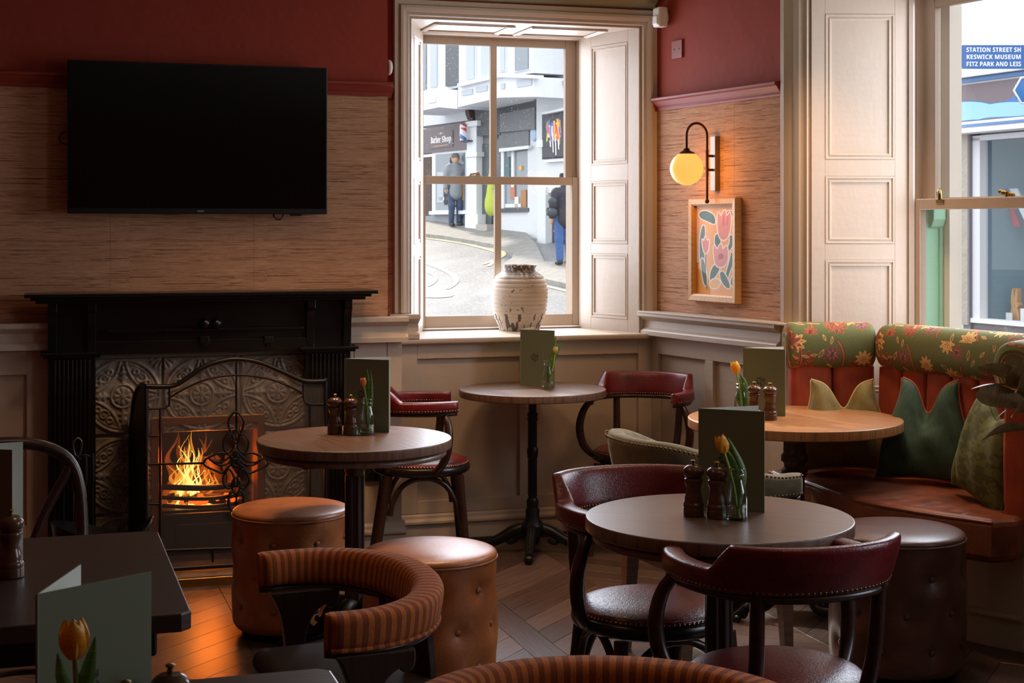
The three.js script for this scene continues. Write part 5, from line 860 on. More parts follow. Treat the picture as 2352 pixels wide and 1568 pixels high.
// ---------- banquette in the bay ----------
const floral = canvasTexture(2048, 1024, (c, w, h) => {
  c.fillStyle = '#63683b'; c.fillRect(0, 0, w, h); const r = rng(21);
  for (let i = 0; i < 9000; i++) { c.fillStyle = r() < 0.5 ? 'rgba(130,132,90,0.35)' : 'rgba(50,54,28,0.35)'; c.fillRect(r() * w, r() * h, 3 + 5 * r(), 2); }
  const leaf = (x, y, l, a, fill, line) => { c.save(); c.translate(x, y); c.rotate(a); c.beginPath(); c.moveTo(0, 0); c.quadraticCurveTo(l * 0.5, -l * 0.32, l, 0); c.quadraticCurveTo(l * 0.5, l * 0.32, 0, 0); c.fillStyle = fill; c.fill(); c.strokeStyle = line; c.lineWidth = 6; c.stroke(); c.beginPath(); c.moveTo(l * 0.1, 0); c.lineTo(l * 0.8, 0); c.lineWidth = 3; c.stroke(); c.restore(); };
  const flower = (x, y, s, kind) => {
    const P = [['#c98f45', '#e6bf7a', '#354a5e'], ['#7a3a2c', '#b5653f', '#2f4152'], ['#c27a35', '#efc98a', '#7c2f28'], ['#41506a', '#a8583a', '#c98f45']][kind];
    for (let i = 0; i < 9; i++) leaf(x, y, s, i / 9 * 2 * PI + kind, P[0], P[1]); for (let i = 0; i < 7; i++) leaf(x, y, s * 0.6, i / 7 * 2 * PI + 0.3, P[2], P[1]);
    c.fillStyle = P[0]; for (let i = 0; i < 26; i++) { const a = r() * 2 * PI, q = r() * s * 0.3; c.beginPath(); c.arc(x + Math.cos(a) * q, y + Math.sin(a) * q, 6, 0, 7); c.fill(); }
  };
  const branch = (pts) => { for (const [lw, col] of [[26, '#5a2c20'], [17, '#b06a48']]) { c.strokeStyle = col; c.lineWidth = lw; c.lineCap = 'round'; c.beginPath(); c.moveTo(...pts[0]); for (let i = 1; i < pts.length - 1; i += 2) c.quadraticCurveTo(...pts[i], ...pts[i + 1]); c.stroke(); } };
  branch([[1300, 1000], [1150, 860], [1080, 640], [1020, 430], [1120, 200]]); branch([[1080, 640], [960, 560], [900, 380]]); branch([[1600, 960], [1650, 700], [1760, 560]]); branch([[1600, 960], [1740, 800], [1960, 760]]); branch([[260, 980], [240, 760], [320, 640]]); branch([[560, 620], [680, 600], [760, 520]]);
  for (const [x, y, s, k] of [[180, 240, 110, 1], [330, 520, 90, 0], [520, 700, 100, 2], [700, 330, 150, 1], [640, 820, 120, 0], [840, 760, 90, 3], [980, 300, 80, 0], [1200, 400, 120, 2], [1330, 640, 90, 3], [1440, 230, 110, 1], [1560, 520, 100, 0], [1720, 350, 130, 3], [1880, 520, 120, 2], [1900, 220, 100, 1], [1180, 820, 100, 1], [60, 700, 100, 0], [430, 180, 90, 3], [1480, 860, 90, 2]]) flower(x, y, s, k);
  branch([[120, 0], [200, 200], [120, 420], [60, 560], [160, 700]]); branch([[820, 1000], [760, 860], [840, 700]]); branch([[1380, 420], [1500, 380], [1560, 180]]); branch([[1840, 0], [1800, 150], [1660, 160]]); branch([[480, 60], [560, 160], [520, 330], [470, 420], [380, 420]]);
  for (let i = 0; i < 34; i++) flower(r() * w, r() * h, 60 + 50 * r(), i % 4);
  for (let i = 0; i < 90; i++) leaf(r() * w, r() * h, 50 + 40 * r(), r() * 7, ['#a8783e', '#3c4a52', '#6d3527'][i % 3], '#d9b070');
});
floral.wrapS = floral.wrapT = THREE.RepeatWrapping; floral.repeat.set(1 / 0.95, 1 / 0.48);
mat.floral = M({ map: floral, roughness: 0.85, bumpMap: leatherBump, bumpScale: 0.0006 });
{
  const o = onWall(B, 'banquette', 'curved window banquette with rust velvet back and floral bolsters', 'bench', 1.95, 0, 0.1), put = o.put;
  const front = [[1.335, 0.30], [1.41, 0.325], [1.54, 0.335], [1.67, 0.352], [1.81, 0.39], [1.95, 0.415], [2.09, 0.42], [2.23, 0.4], [2.36, 0.37], [2.49, 0.325], [2.565, 0.30]];
  const seatPlan = [...front, [2.585, 0.2], [2.43, -0.15], [1.47, -0.15], [1.315, 0.2]], r = rng(8);
  const sg = prism(seatPlan, 0.345, 0.5, 0.028), sp = sg.attributes.position; for (let i = 0; i < sp.count; i++) if (sp.getY(i) > 0.49) sp.setY(i, sp.getY(i) - 0.004); put('seat_cushion', sg, mat.benchHide);
  // soft crown and puckers over the seat
  const rings = []; for (let i = 0; i <= 70; i++) { const s = lerp(1.345, 2.555, i / 70), f = front.findIndex((p) => p[0] > s), a = front[Math.max(0, f - 1)], b = front[f < 0 ? 10 : f], zf = lerp(a[1], b[1], clamp((s - a[0]) / Math.max(1e-6, b[0] - a[0]))), ring = []; for (let j = 0; j <= 24; j++) { const t = j / 24, z = lerp(zf - 0.012, Math.max(-0.14, -0.14), t), puck = 0.0055 * Math.pow(1 - t, 3) * Math.sin(s * 145 + 3 * Math.sin(s * 31)) + 0.003 * Math.sin(s * 37 + t * 5) * (1 - t); ring.push(V(s, 0.482 + smooth(0, 0.09, Math.min(s - 1.345, 2.555 - s)) * (0.006 * smooth(0, 0.06, t) + 0.016 * Math.sin(PI * Math.min(1, t * 1.1)) + puck), z)); } rings.push(ring.reverse()); }
  put('seat_top', loft(rings, { wrap: false, caps: false }), mat.benchHide);
  put('seat_piping', rod(front.map(([a, b]) => [a, 0.486, b - 0.004]), 0.0052, 80, 8), mat.benchHide);
  put('plinth', prism([...front.map(([a, b]) => [clamp(a, 1.42, 2.48), b - 0.26]), [2.48, -0.1], [1.42, -0.1]].filter((p, i, l) => !i || p[0] !== l[i - 1][0] || p[1] !== l[i - 1][1]), 0.0, 0.345), mat.cream);
  put('plinth_moulding', rod(front.slice(1, 10).map(([a, b]) => [clamp(a, 1.42, 2.48), 0.115, b - 0.255]), 0.012, 60, 8), mat.cream);
  const section = (p, q, chan, roll0, roll1) => {                // back from p to q in plan, front face on the left of q to p
    const dx = q[0] - p[0], dz = q[1] - p[1], L = Math.hypot(dx, dz), t = Math.atan2(-dz, dx), g = new THREE.Group(); g.name = 'back_section'; g.position.set(p[0] - 1.95, 0, p[1] - 0.1); g.rotation.y = t; o.add(g);
    for (let i = 0; i < chan; i++) { const a = L * i / chan, b = L * (i + 1) / chan, sec = []; for (let k = 0; k <= 8; k++) { const y = lerp(0.44, 0.91, k / 8), ring = []; for (let j = 0; j < 16; j++) { const A1 = -j / 16 * 2 * PI, ca = Math.cos(A1), sa = Math.sin(A1); ring.push(V((a + b) / 2 + Math.sign(ca) * Math.pow(Math.abs(ca), 0.45) * (b - a) / 2, y, -0.045 + Math.sign(sa) * Math.pow(Math.abs(sa), 0.5) * (0.05 + 0.008 * Math.sin(PI * k / 8)))); } sec.push(ring); } mesh('back_channel', loft(sec), mat.rust, g); }
    const rs = []; for (let i = 0; i <= 40; i++) { const s = lerp(roll0, L + roll1, i / 40), e = Math.min(i, 40 - i), f = e < 4 ? 0.72 + 0.28 * Math.sqrt(1 - Math.pow(1 - e / 4, 2)) : 1, ring = []; for (let j = 0; j < 28; j++) { const a = -j / 28 * 2 * PI, ca = Math.cos(a), sa = Math.sin(a); ring.push(V(s, 0.995 + Math.sign(ca) * Math.pow(Math.abs(ca), 0.8) * 0.097 * f, -0.042 + Math.sign(sa) * Math.pow(Math.abs(sa), 0.8) * 0.078 * f)); } rs.push(ring); }
    mesh('floral_bolster', loft(rs), mat.floral, g, 'green bolster printed with flowers and branches');
  };
  section([1.32, 0.18], [1.485, -0.13], 2, -0.02, 0.0); section([1.49, -0.135], [2.335, -0.135], 6, 0.0, 0.0); section([2.34, -0.13], [2.5, 0.18], 2, 0.0, 0.02);
}
// ---------- cushions ----------
function pillow(w, h, t, dent) {
  const N = 44, side = (sg) => { const rings = []; for (let i = 0; i <= N; i++) { const v = -1 + 2 * i / N, ring = []; for (let j = 0; j <= N; j++) { const u = -1 + 2 * j / N, e = Math.exp(-(u / 0.36) * (u / 0.36)), k = smooth(-0.5, 1, v); let x = w / 2 * u * (1 - 0.1 * (1 - v * v) * u * u) * (1 - 0.36 * k * dent / 0.1), y = h / 2 * v * (1 - 0.1 * (1 - u * u) * v * v) - dent * e * k; const th = Math.pow(Math.max(0, (1 - u * u) * (1 - v * v)), 0.42) * (1 - 0.45 * e * k * dent / 0.1); ring.push(V(x, y + h / 2, sg * t / 2 * th + 0.006 * Math.sin(u * 9 + v * 4) * th)); } rings.push(sg > 0 ? ring.reverse() : ring); } return loft(rings, { wrap: false, caps: false }); };
  const edge = []; const P = (u, v) => { const e = Math.exp(-(u / 0.36) * (u / 0.36)), k = smooth(-0.5, 1, v); return V(w / 2 * u * (1 - 0.1 * (1 - v * v) * u * u) * (1 - 0.36 * k * dent / 0.1), h / 2 * v * (1 - 0.1 * (1 - u * u) * v * v) - dent * e * k + h / 2, 0); };
  for (let i = 0; i < 24; i++) edge.push(P(-1 + i / 12, -1)); for (let i = 0; i < 24; i++) edge.push(P(1, -1 + i / 12)); for (let i = 0; i < 24; i++) edge.push(P(1 - i / 12, 1)); for (let i = 0; i < 24; i++) edge.push(P(-1, 1 - i / 12));
  return { front: side(1), back: side(-1), piping: rod(curveOf(edge, true), 0.0045, 160, 7) };
}
{
  const velvet = (a, b, s) => MP({ map: clothTexture(a, b, 0.22, 0.45), roughness: 0.85, sheen: 0.7, sheenColor: new THREE.Color(...s), sheenRoughness: 0.4 });
  const damask = texture(512, 512, 0.3, 0.3, (u, v) => { const a = n1(u * 14, v * 11, 14, 11), b = n2(u * 26, v * 20, 26, 20), f = n3(u * 120, v * 120, 120, 120), k = smooth(0.46, 0.56, 0.5 * a + 0.5 * b); return mixc(mixc([104, 104, 50], [78, 80, 36], k), [40, 46, 18], 0.25 * f); });
  const olive = velvet([128, 112, 62], [92, 80, 42], [0.4, 0.35, 0.2]), teal = velvet([64, 92, 76], [34, 54, 46], [0.3, 0.4, 0.34]), leafy = MP({ map: damask, bumpMap: damask, bumpScale: 0.002, roughness: 0.85, sheen: 0.7, sheenColor: new THREE.Color(0.35, 0.38, 0.16), sheenRoughness: 0.4 }), rustPipe = M({ color: 0xa04a2a, roughness: 0.7 }), olivePipe = M({ color: 0xb09a66, roughness: 0.7 });
  const put = (label, px, py, sx, sy, dent, m, pm, dir, tilt, roll = 0) => { const p = onLevel(px, py, 0.505), o = thing('cushion', label, 'cushion', p, Math.atan2(dir[0], dir[1]), 'cushions on the banquette'), g = pillow(sx, sy, 0.15, dent); delete o.userData.group; const t = new THREE.Group(); t.name = 'cover'; t.rotation.set(-tilt, 0, roll); o.add(t); mesh('front_face', g.front, m, t); mesh('back_face', g.back, m, t); mesh('piping', g.piping, pm, t); };
  put('olive velvet cushion with a dented top in the banquette corner', 1944, 1082, 0.40, 0.37, 0.1, olive, olivePipe, [0.0, 1], 0.22);
  put('dark green velvet cushion with rust piping and a deep dent', 2122, 1108, 0.385, 0.4, 0.115, teal, rustPipe, [-0.55, 0.84], 0.2);
  put('olive leaf patterned velvet cushion turned sideways at the end of the banquette', 2240, 1150, 0.34, 0.36, 0.035, leafy, leafy, [-0.97, 0.26], 0.16, -0.22);
}
// ---------- plant at the right edge ----------
{
  const base = [1.87, 0, -4.72], o = thing('magnolia_plant', 'potted magnolia with large bronze backed leaves beside the banquette', 'plant', base);
  mesh('pot', lathe([[0, 0], [0.13, 0], [0.16, 0.04], [0.19, 0.3], [0.2, 0.34], [0.185, 0.34], [0.17, 0.3], [0, 0.3]], 36), M({ color: 0x4a3a30, roughness: 0.6 }), o); mesh('soil', new THREE.CircleGeometry(0.172, 24).rotateX(-PI / 2).translate(0, 0.305, 0), mat.soot, o);
  mesh('stem', merge(rod([[0, 0.3, 0], [-0.03, 0.5, 0.01], [-0.15, 0.78, 0], [-0.21, 0.95, 0.0], [-0.2, 1.06, 0]], 0.011, 20, 8), rod([[-0.05, 0.55, 0], [-0.08, 0.75, 0.05], [-0.1, 0.95, 0.04]], 0.008, 12, 7)), mat.bentwood, o);
  const lm = MP({ map: texture(64, 256, 0.08, 0.2, (u, v) => mixc([146, 122, 84], [102, 88, 54], clamp(n1(u * 20, v * 12, 20, 12) + (Math.abs(u - 0.5) < 0.03 ? -0.4 : 0)))), roughness: 0.4, transmission: 0.12, thickness: 0, side: THREE.DoubleSide });
  const L = (tip, root, wd, twist, sag = 0.02) => {
    const a = V(...root), b = V(...tip), d = b.clone().sub(a), side = V(0, 1, 0).cross(d).normalize().applyAxisAngle(d.clone().normalize(), twist), up = d.clone().cross(side).normalize(), rings = [];
    for (let i = 0; i <= 18; i++) { const t = i / 18, p = a.clone().addScaledVector(d, t).addScaledVector(up, Math.sin(PI * t) * sag), w = wd * Math.pow(Math.sin(PI * (0.03 + 0.96 * t)), 0.75) * (t < 0.12 ? t / 0.12 * 0.9 + 0.1 : 1), ring = []; for (let j = 0; j <= 8; j++) { const q = (j / 8 - 0.5) * 2; ring.push(p.clone().addScaledVector(side, q * w).addScaledVector(up, Math.abs(q) * w * 0.22)); } rings.push(ring); }
    mesh('leaf', loft(rings, { wrap: false, caps: false }), lm, o);
  };
  const q = (px, py, d) => { const p = pix(px, py, d); return [p[0] - base[0], p[1] - base[1], p[2] - base[2]]; };
  L(q(2246, 844, 4.7), q(2362, 880, 4.74), 0.026, 0.9); L(q(2306, 826, 4.72), q(2375, 860, 4.75), 0.02, 0.8); L(q(2232, 893, 4.66), q(2362, 905, 4.72), 0.02, 0.12); L(q(2241, 905, 4.62), q(2366, 930, 4.7), 0.036, 1.35, 0.03); L(q(2318, 852, 4.68), q(2368, 890, 4.7), 0.04, 1.2); L(q(2325, 958, 4.6), q(2385, 940, 4.68), 0.03, 0.9); L(q(2255, 1013, 4.6), q(2370, 985, 4.7), 0.026, 0.8); L(q(2290, 960, 4.66), q(2372, 945, 4.7), 0.016, 0.4); L(q(2335, 900, 4.64), q(2385, 880, 4.7), 0.04, 1.0); L(q(2470, 860, 4.7), q(2390, 900, 4.72), 0.035, 1.0); L(q(2480, 960, 4.6), q(2395, 950, 4.7), 0.035, 0.9); L(q(2420, 780, 4.75), q(2385, 860, 4.73), 0.035, 0.6);
}
// ---------- unseen ceiling lamps, placed to light the fireplace wall, tables and banquette ----------
{
  const lampBody = M({ color: 0xb9b3a6, roughness: 0.35, metalness: 0.6 }), glow = new THREE.MeshStandardMaterial({ color: 0xffffff, emissive: 0xffd9a8, emissiveIntensity: 4 });
  const spot = (x, d, k, tx, td, lab) => {
    const o = thing('unseen_ceiling_light', lab, 'lamp', [x, CEIL - 0.035, -d]);
    mesh('bezel', lathe([[0.045, 0], [0.06, 0.0], [0.062, 0.01], [0.062, 0.034], [0.045, 0.034], [0.045, 0]], 28), lampBody, o); mesh('lamp_face', new THREE.CircleGeometry(0.044, 24).rotateX(PI / 2).translate(0, 0.012, 0), glow, o);
    const s = new THREE.SpotLight(0xffcb98, k, 0, deg(50), 0.7); s.position.set(0, -0.004, 0); s.castShadow = true; s.shadow.radius = d > 5.9 && x < -0.3 ? 2.2 : 9; s.target.position.set(tx - x, -CEIL, -(td - d)); o.add(s, s.target); s.name = 'unseen_downlight';
  };
  for (const [x, d, k, tx, td, lab] of [[[-1.25, 1.2], 6, "nearest the television"], [[-0.55, 1.25], 6, "between the fireplace and the window"], [[0.75, 1.6], 5, "over the iron table corner"], [[0.2, 2.7], 2.5, "over the bentwood armchairs"], [[1.5, 3.0], 3.2, "over the banquette"], [[-1.6, 3.3], 1, "over the dark square tables"], [[-0.4, 4.6], 1, "over the tub chairs"], [[1.6, 4.8], 1.2, "over the round table"]].map(([p, k, t]) => { const w = A.world(p[0], 0, p[1]); return [w[0], -w[2], k, w[0], -w[2], t]; })) spot(x, d, k, tx, td, 'unseen round recessed ceiling lamp ' + lab);
}
// ---------- the street outside ----------
const gy = (x, z) => Math.max(-0.06, -3.97 + 0.148 * x + 0.1519 * -z);
const ground = (px, py, up = 0) => { const dx = (px - CX) / PX, dy = (CY - py) / PX, k = (EYE + 3.97 - up) / (0.148 * dx + 0.1519 - dy); return V(dx * k, EYE + dy * k, -k); };
{
  const tarmac = M({ map: texture(512, 512, 3, 3, (u, v) => { const p = n1(u * 6, v * 6, 6, 6), f = n2(u * 128, v * 128, 128, 128), s = n3(u * 40, v * 12, 40, 12); return mixc(mixc([142, 143, 146], [114, 116, 121], p), f > 0.7 ? [176, 176, 178] : [92, 94, 100], 0.4 * f + 0.1 * s); }), roughness: 0.5 });
  const paving = M({ map: texture(256, 256, 2, 2, (u, v) => mixc([150, 148, 144], [124, 122, 120], n1(u * 20, v * 20, 20, 20) * 0.7 + n2(u * 90, v * 90, 90, 90) * 0.3)), roughness: 0.7 });
  const o = struct('ground', 'wet grey road climbing between the shops'); o.userData.category = 'road';
  const g = new THREE.PlaneGeometry(90, 90, 60, 120).rotateX(-PI / 2).translate(5, 0, -30), p = g.attributes.position, uv = g.attributes.uv; for (let i = 0; i < p.count; i++) { p.setY(i, gy(p.getX(i), p.getZ(i))); uv.setXY(i, p.getX(i), p.getZ(i)); } g.computeVertexNormals(); mesh('road', g, tarmac, o);
  const kerb = [[978, 537], [1016, 541], [1054, 547], [1102, 555], [1137, 562], [1158, 568], [1170, 575], [1178, 583], [1176, 592], [1160, 602], [1160, 612], [1200, 626], [1243, 638], [1320, 655]], back = [[1330, 600], [1250, 600], [1232, 560], [1200, 528], [1100, 512], [978, 500]];
  const H0 = 0.1, top = [...kerb, ...back].map(([a, b]) => ground(a, b, H0)), tri = THREE.ShapeUtils.triangulateShape(top.map((v) => new THREE.Vector2(v.x, v.z)), []), pos = [], tuv = [];
  const add = (...vs) => vs.forEach((v) => { pos.push(v.x, v.y, v.z); tuv.push(v.x, v.z + v.y); });
  for (const [a, b, c] of tri) { const n = top[b].clone().sub(top[a]).cross(top[c].clone().sub(top[a])); n.y > 0 ? add(top[a], top[b], top[c]) : add(top[a], top[c], top[b]); }
  for (let i = 0; i < kerb.length - 1; i++) { const a = top[i], b = top[i + 1], d = V(0, -0.14, 0), a2 = a.clone().add(d), b2 = b.clone().add(d); add(a, a2, b2, a, b2, b); }
  const pg = new THREE.BufferGeometry(); pg.setAttribute('position', new THREE.Float32BufferAttribute(pos, 3)); pg.setAttribute('uv', new THREE.Float32BufferAttribute(tuv, 2)); pg.computeVertexNormals(); paving.side = THREE.DoubleSide; mesh('pavement', pg, paving, o);
  const ribbon = (name, pts, wd, m) => { const c = curveOf(pts.map(([a, b]) => ground(a, b, 0))), rings = []; for (let i = 0; i <= 40; i++) { const t = i / 40, q = c.getPointAt(t), tg = c.getTangentAt(t), s = V(tg.z, 0, -tg.x).normalize(); const e = (k) => { const v = q.clone().addScaledVector(s, k); v.y = gy(v.x, v.z) + 0.012; return v; }; rings.push([e(-wd / 2), e(wd / 2)]); } m.side = THREE.DoubleSide; mesh(name, loft(rings, { wrap: false, caps: false }), m, o); };
  const yellow = M({ color: 0xd8cf9a, roughness: 0.7 }), wline = M({ color: 0xf0f0f0, roughness: 0.6 });
  ribbon('yellow_line', [[978, 543], [1054, 554], [1102, 563], [1137, 572], [1156, 582], [1150, 592], [1110, 608]], 0.1, yellow); ribbon('yellow_line', [[978, 547], [1054, 558], [1100, 568], [1130, 576], [1146, 584], [1140, 596], [1122, 612]], 0.1, yellow); ribbon('yellow_line', [[1240, 646], [1320, 666]], 0.08, yellow); ribbon('yellow_line', [[1236, 653], [1320, 674]], 0.08, yellow);
  ribbon('white_line', [[978, 605], [1008, 616], [1031, 627], [1044, 637], [1048, 646], [1042, 655], [1028, 664]], 0.1, wline); ribbon('white_line', [[984, 627], [998, 633], [1003, 641], [996, 650], [984, 658]], 0.06, wline); ribbon('white_line', [[978, 681], [1010, 682], [1040, 680]], 0.16, wline);
}
const st = { white: M({ color: 0xd2d5da, roughness: 0.8, bumpMap: plasterBump, bumpScale: 0.01 }), trim: M({ color: 0xdcdfe5, roughness: 0.6 }), grey: M({ color: 0x6d7076, roughness: 0.6 }), dark: M({ color: 0x4a4e55, roughness: 0.6 }), deep: M({ color: 0x3c4048, roughness: 0.8 }), brown: M({ color: 0x6f6468, roughness: 0.6 }), glass: M({ color: 0x7d8790, roughness: 0.1 }), curtain: M({ color: 0xb9c0c8, roughness: 0.8 }), slate: M({ map: texture(128, 256, 0.4, 0.4, (u, v) => mixc([120, 122, 126], [86, 88, 94], (v * 16 % 1 < 0.15 ? 0.8 : 0.2) + 0.4 * n1(u * 20, v * 40, 20, 40))), roughness: 0.8 }), stone: M({ color: 0xa9a49c, roughness: 0.85, bumpMap: plasterBump, bumpScale: 0.02 }), timber: M({ color: 0x5b4a44, roughness: 0.8 }) };
const fronts = (frame, o) => ({
  box: (name, x0, y0, x1, y1, z0, z1, m, parent = o) => { const r = frame.rect(x0, y0, x1, y1, z1); return o.put(name, bx(r[0], r[2], r[1], r[3], z0, z1), m, parent); },
  poly: (name, pts, z0, z1, m, parent = o) => o.put(name, slab(pts.map(([a, b]) => frame.at(a, b, z1).slice(0, 2)), z1 - z0).translate(0, 0, z1), m, parent),
  sign: (name, pts, z, map, parent = o) => { const q = pts.map(([a, b]) => frame.at(a, b, z)), g = new THREE.BufferGeometry(); g.setAttribute('position', new THREE.Float32BufferAttribute([...q[0], ...q[1], ...q[2], ...q[0], ...q[2], ...q[3]], 3)); g.setAttribute('uv', new THREE.Float32BufferAttribute([0, 0, 1, 0, 1, 1, 0, 0, 1, 1, 0, 1], 2)); g.computeVertexNormals(); return o.put(name, g, M({ map, roughness: 0.6 }), parent); },
});
{ // barber
  const a = S.at(1030, 520)[0], o = onWall(S, 'barber_shop', 'white fronted barber shop with a brown fascia and bay window above', 'shop', a, S.at(1030, 520)[1] - 0.3, 0), f = fronts(S, o);
  f.box('wall', 940, -60, 1098, 284, -3, 0, st.white); f.box('stall_riser', 940, 488, 1090, 560, -0.5, 0, M({ color: 0x8d8f98, roughness: 0.6 }));
  f.poly('fascia', [[940, 302], [1071, 282], [1071, 343], [940, 356]], -0.2, 0.06, st.brown);
  f.sign('shop_name', [[985, 343], [1040, 336], [1040, 298], [985, 304]], 0.075, canvasTexture(512, 384, (c, w, h) => { c.fillStyle = '#6f6468'; c.fillRect(0, 0, w, h); c.fillStyle = '#f2f2f2'; c.textAlign = 'center'; c.font = 'bold 150px serif'; c.save(); c.translate(w / 2, h * 0.66); c.transform(0.82, 0, 0, 1.25, 0, 0); c.fillText('Barber', -132, 0, 260); c.fillText('Shop', 150, 0, 240); c.restore(); c.font = 'italic 60px serif'; c.fillText('~&~', w / 2, 70); c.fillStyle = '#c0a878'; c.font = '40px serif'; c.fillRect(w * 0.2, h * 0.84, w * 0.6, 14); }));
  f.box('window_frame', 992, 345, 1072, 490, -0.12, 0.02, st.trim); f.box('window', 1000, 352, 1068, 482, 0.0, 0.03, st.glass); f.box('door', 940, 362, 990, 496, -0.1, 0.0, st.timber); f.box('sill', 985, 484, 1075, 492, 0, 0.14, st.trim);
  for (const [x, y, w2, h2, m] of [[1004, 395, 14, 70, st.curtain], [1048, 420, 16, 40, M({ color: 0xd0925a, roughness: 0.6 })], [1020, 440, 18, 30, st.deep], [1033, 362, 10, 60, st.deep], [1008, 452, 30, 8, st.trim]]) f.box('display', x, y, x + w2, y + h2, 0.028, 0.05, m);
  for (const x of [1032, 1050]) o.put('scissor_ring', new THREE.TorusGeometry(0.075, 0.014, 8, 20).translate(...S.at(x, 382, 0.06)), st.trim);
  f.box('pilaster', 1072, 283, 1094, 530, -0.1, 0.16, st.trim); f.box('pilaster_cap', 1069, 278, 1096, 290, -0.1, 0.24, st.trim); f.box('pilaster_base', 1068, 492, 1097, 532, -0.1, 0.22, st.trim); f.box('pilaster_band', 1069, 350, 1095, 360, -0.1, 0.2, st.trim);
  f.poly('scroll_bracket', [[1068, 246], [1076, 246], [1078, 262], [1082, 276], [1074, 276], [1069, 262]], 0.0, 0.2, st.timber);
  const [bx0, by0] = S.at(1064, 308, 0.3); o.put('barber_pole', merge(new THREE.CylinderGeometry(0.085, 0.085, 0.3, 16).translate(bx0, by0, 0.3), new THREE.SphereGeometry(0.09, 14, 8).translate(bx0, by0 + 0.18, 0.3)), M({ map: canvasTexture(64, 64, (c) => { c.fillStyle = '#e8e8ee'; c.fillRect(0, 0, 64, 64); c.fillStyle = '#c8504c'; c.beginPath(); c.moveTo(0, 0); c.lineTo(20, 0); c.lineTo(64, 44); c.lineTo(64, 64); c.fill(); c.fillStyle = '#5878b8'; c.beginPath(); c.moveTo(0, 30); c.lineTo(34, 64); c.lineTo(12, 64); c.lineTo(0, 52); c.fill(); }), roughness: 0.4 })); f.box('pole_bracket', 1058, 322, 1074, 326, 0, 0.3, st.dark);
  // bay
  const bay = new THREE.Group(); bay.name = 'bay_window'; o.add(bay);
  f.poly('bay_base', [[930, 222], [1009, 204], [1050, 206], [1050, 250], [1008, 246], [930, 262]], 0, 1.1, st.trim, bay); f.box('bay_body', 930, -60, 1050, 212, 0, 1.0, st.white, bay); f.box('bay_panel', 982, 226, 1000, 236, 1.08, 1.13, st.white, bay);
  f.box('bay_pane', 988, 96, 1003, 200, 1.0, 1.03, st.curtain, bay); f.box('bay_pane', 940, 96, 978, 208, 1.0, 1.03, st.glass, bay); f.box('slate_cheek', 1023, -60, 1054, 196, 0.9, 1.06, st.slate, bay);
}
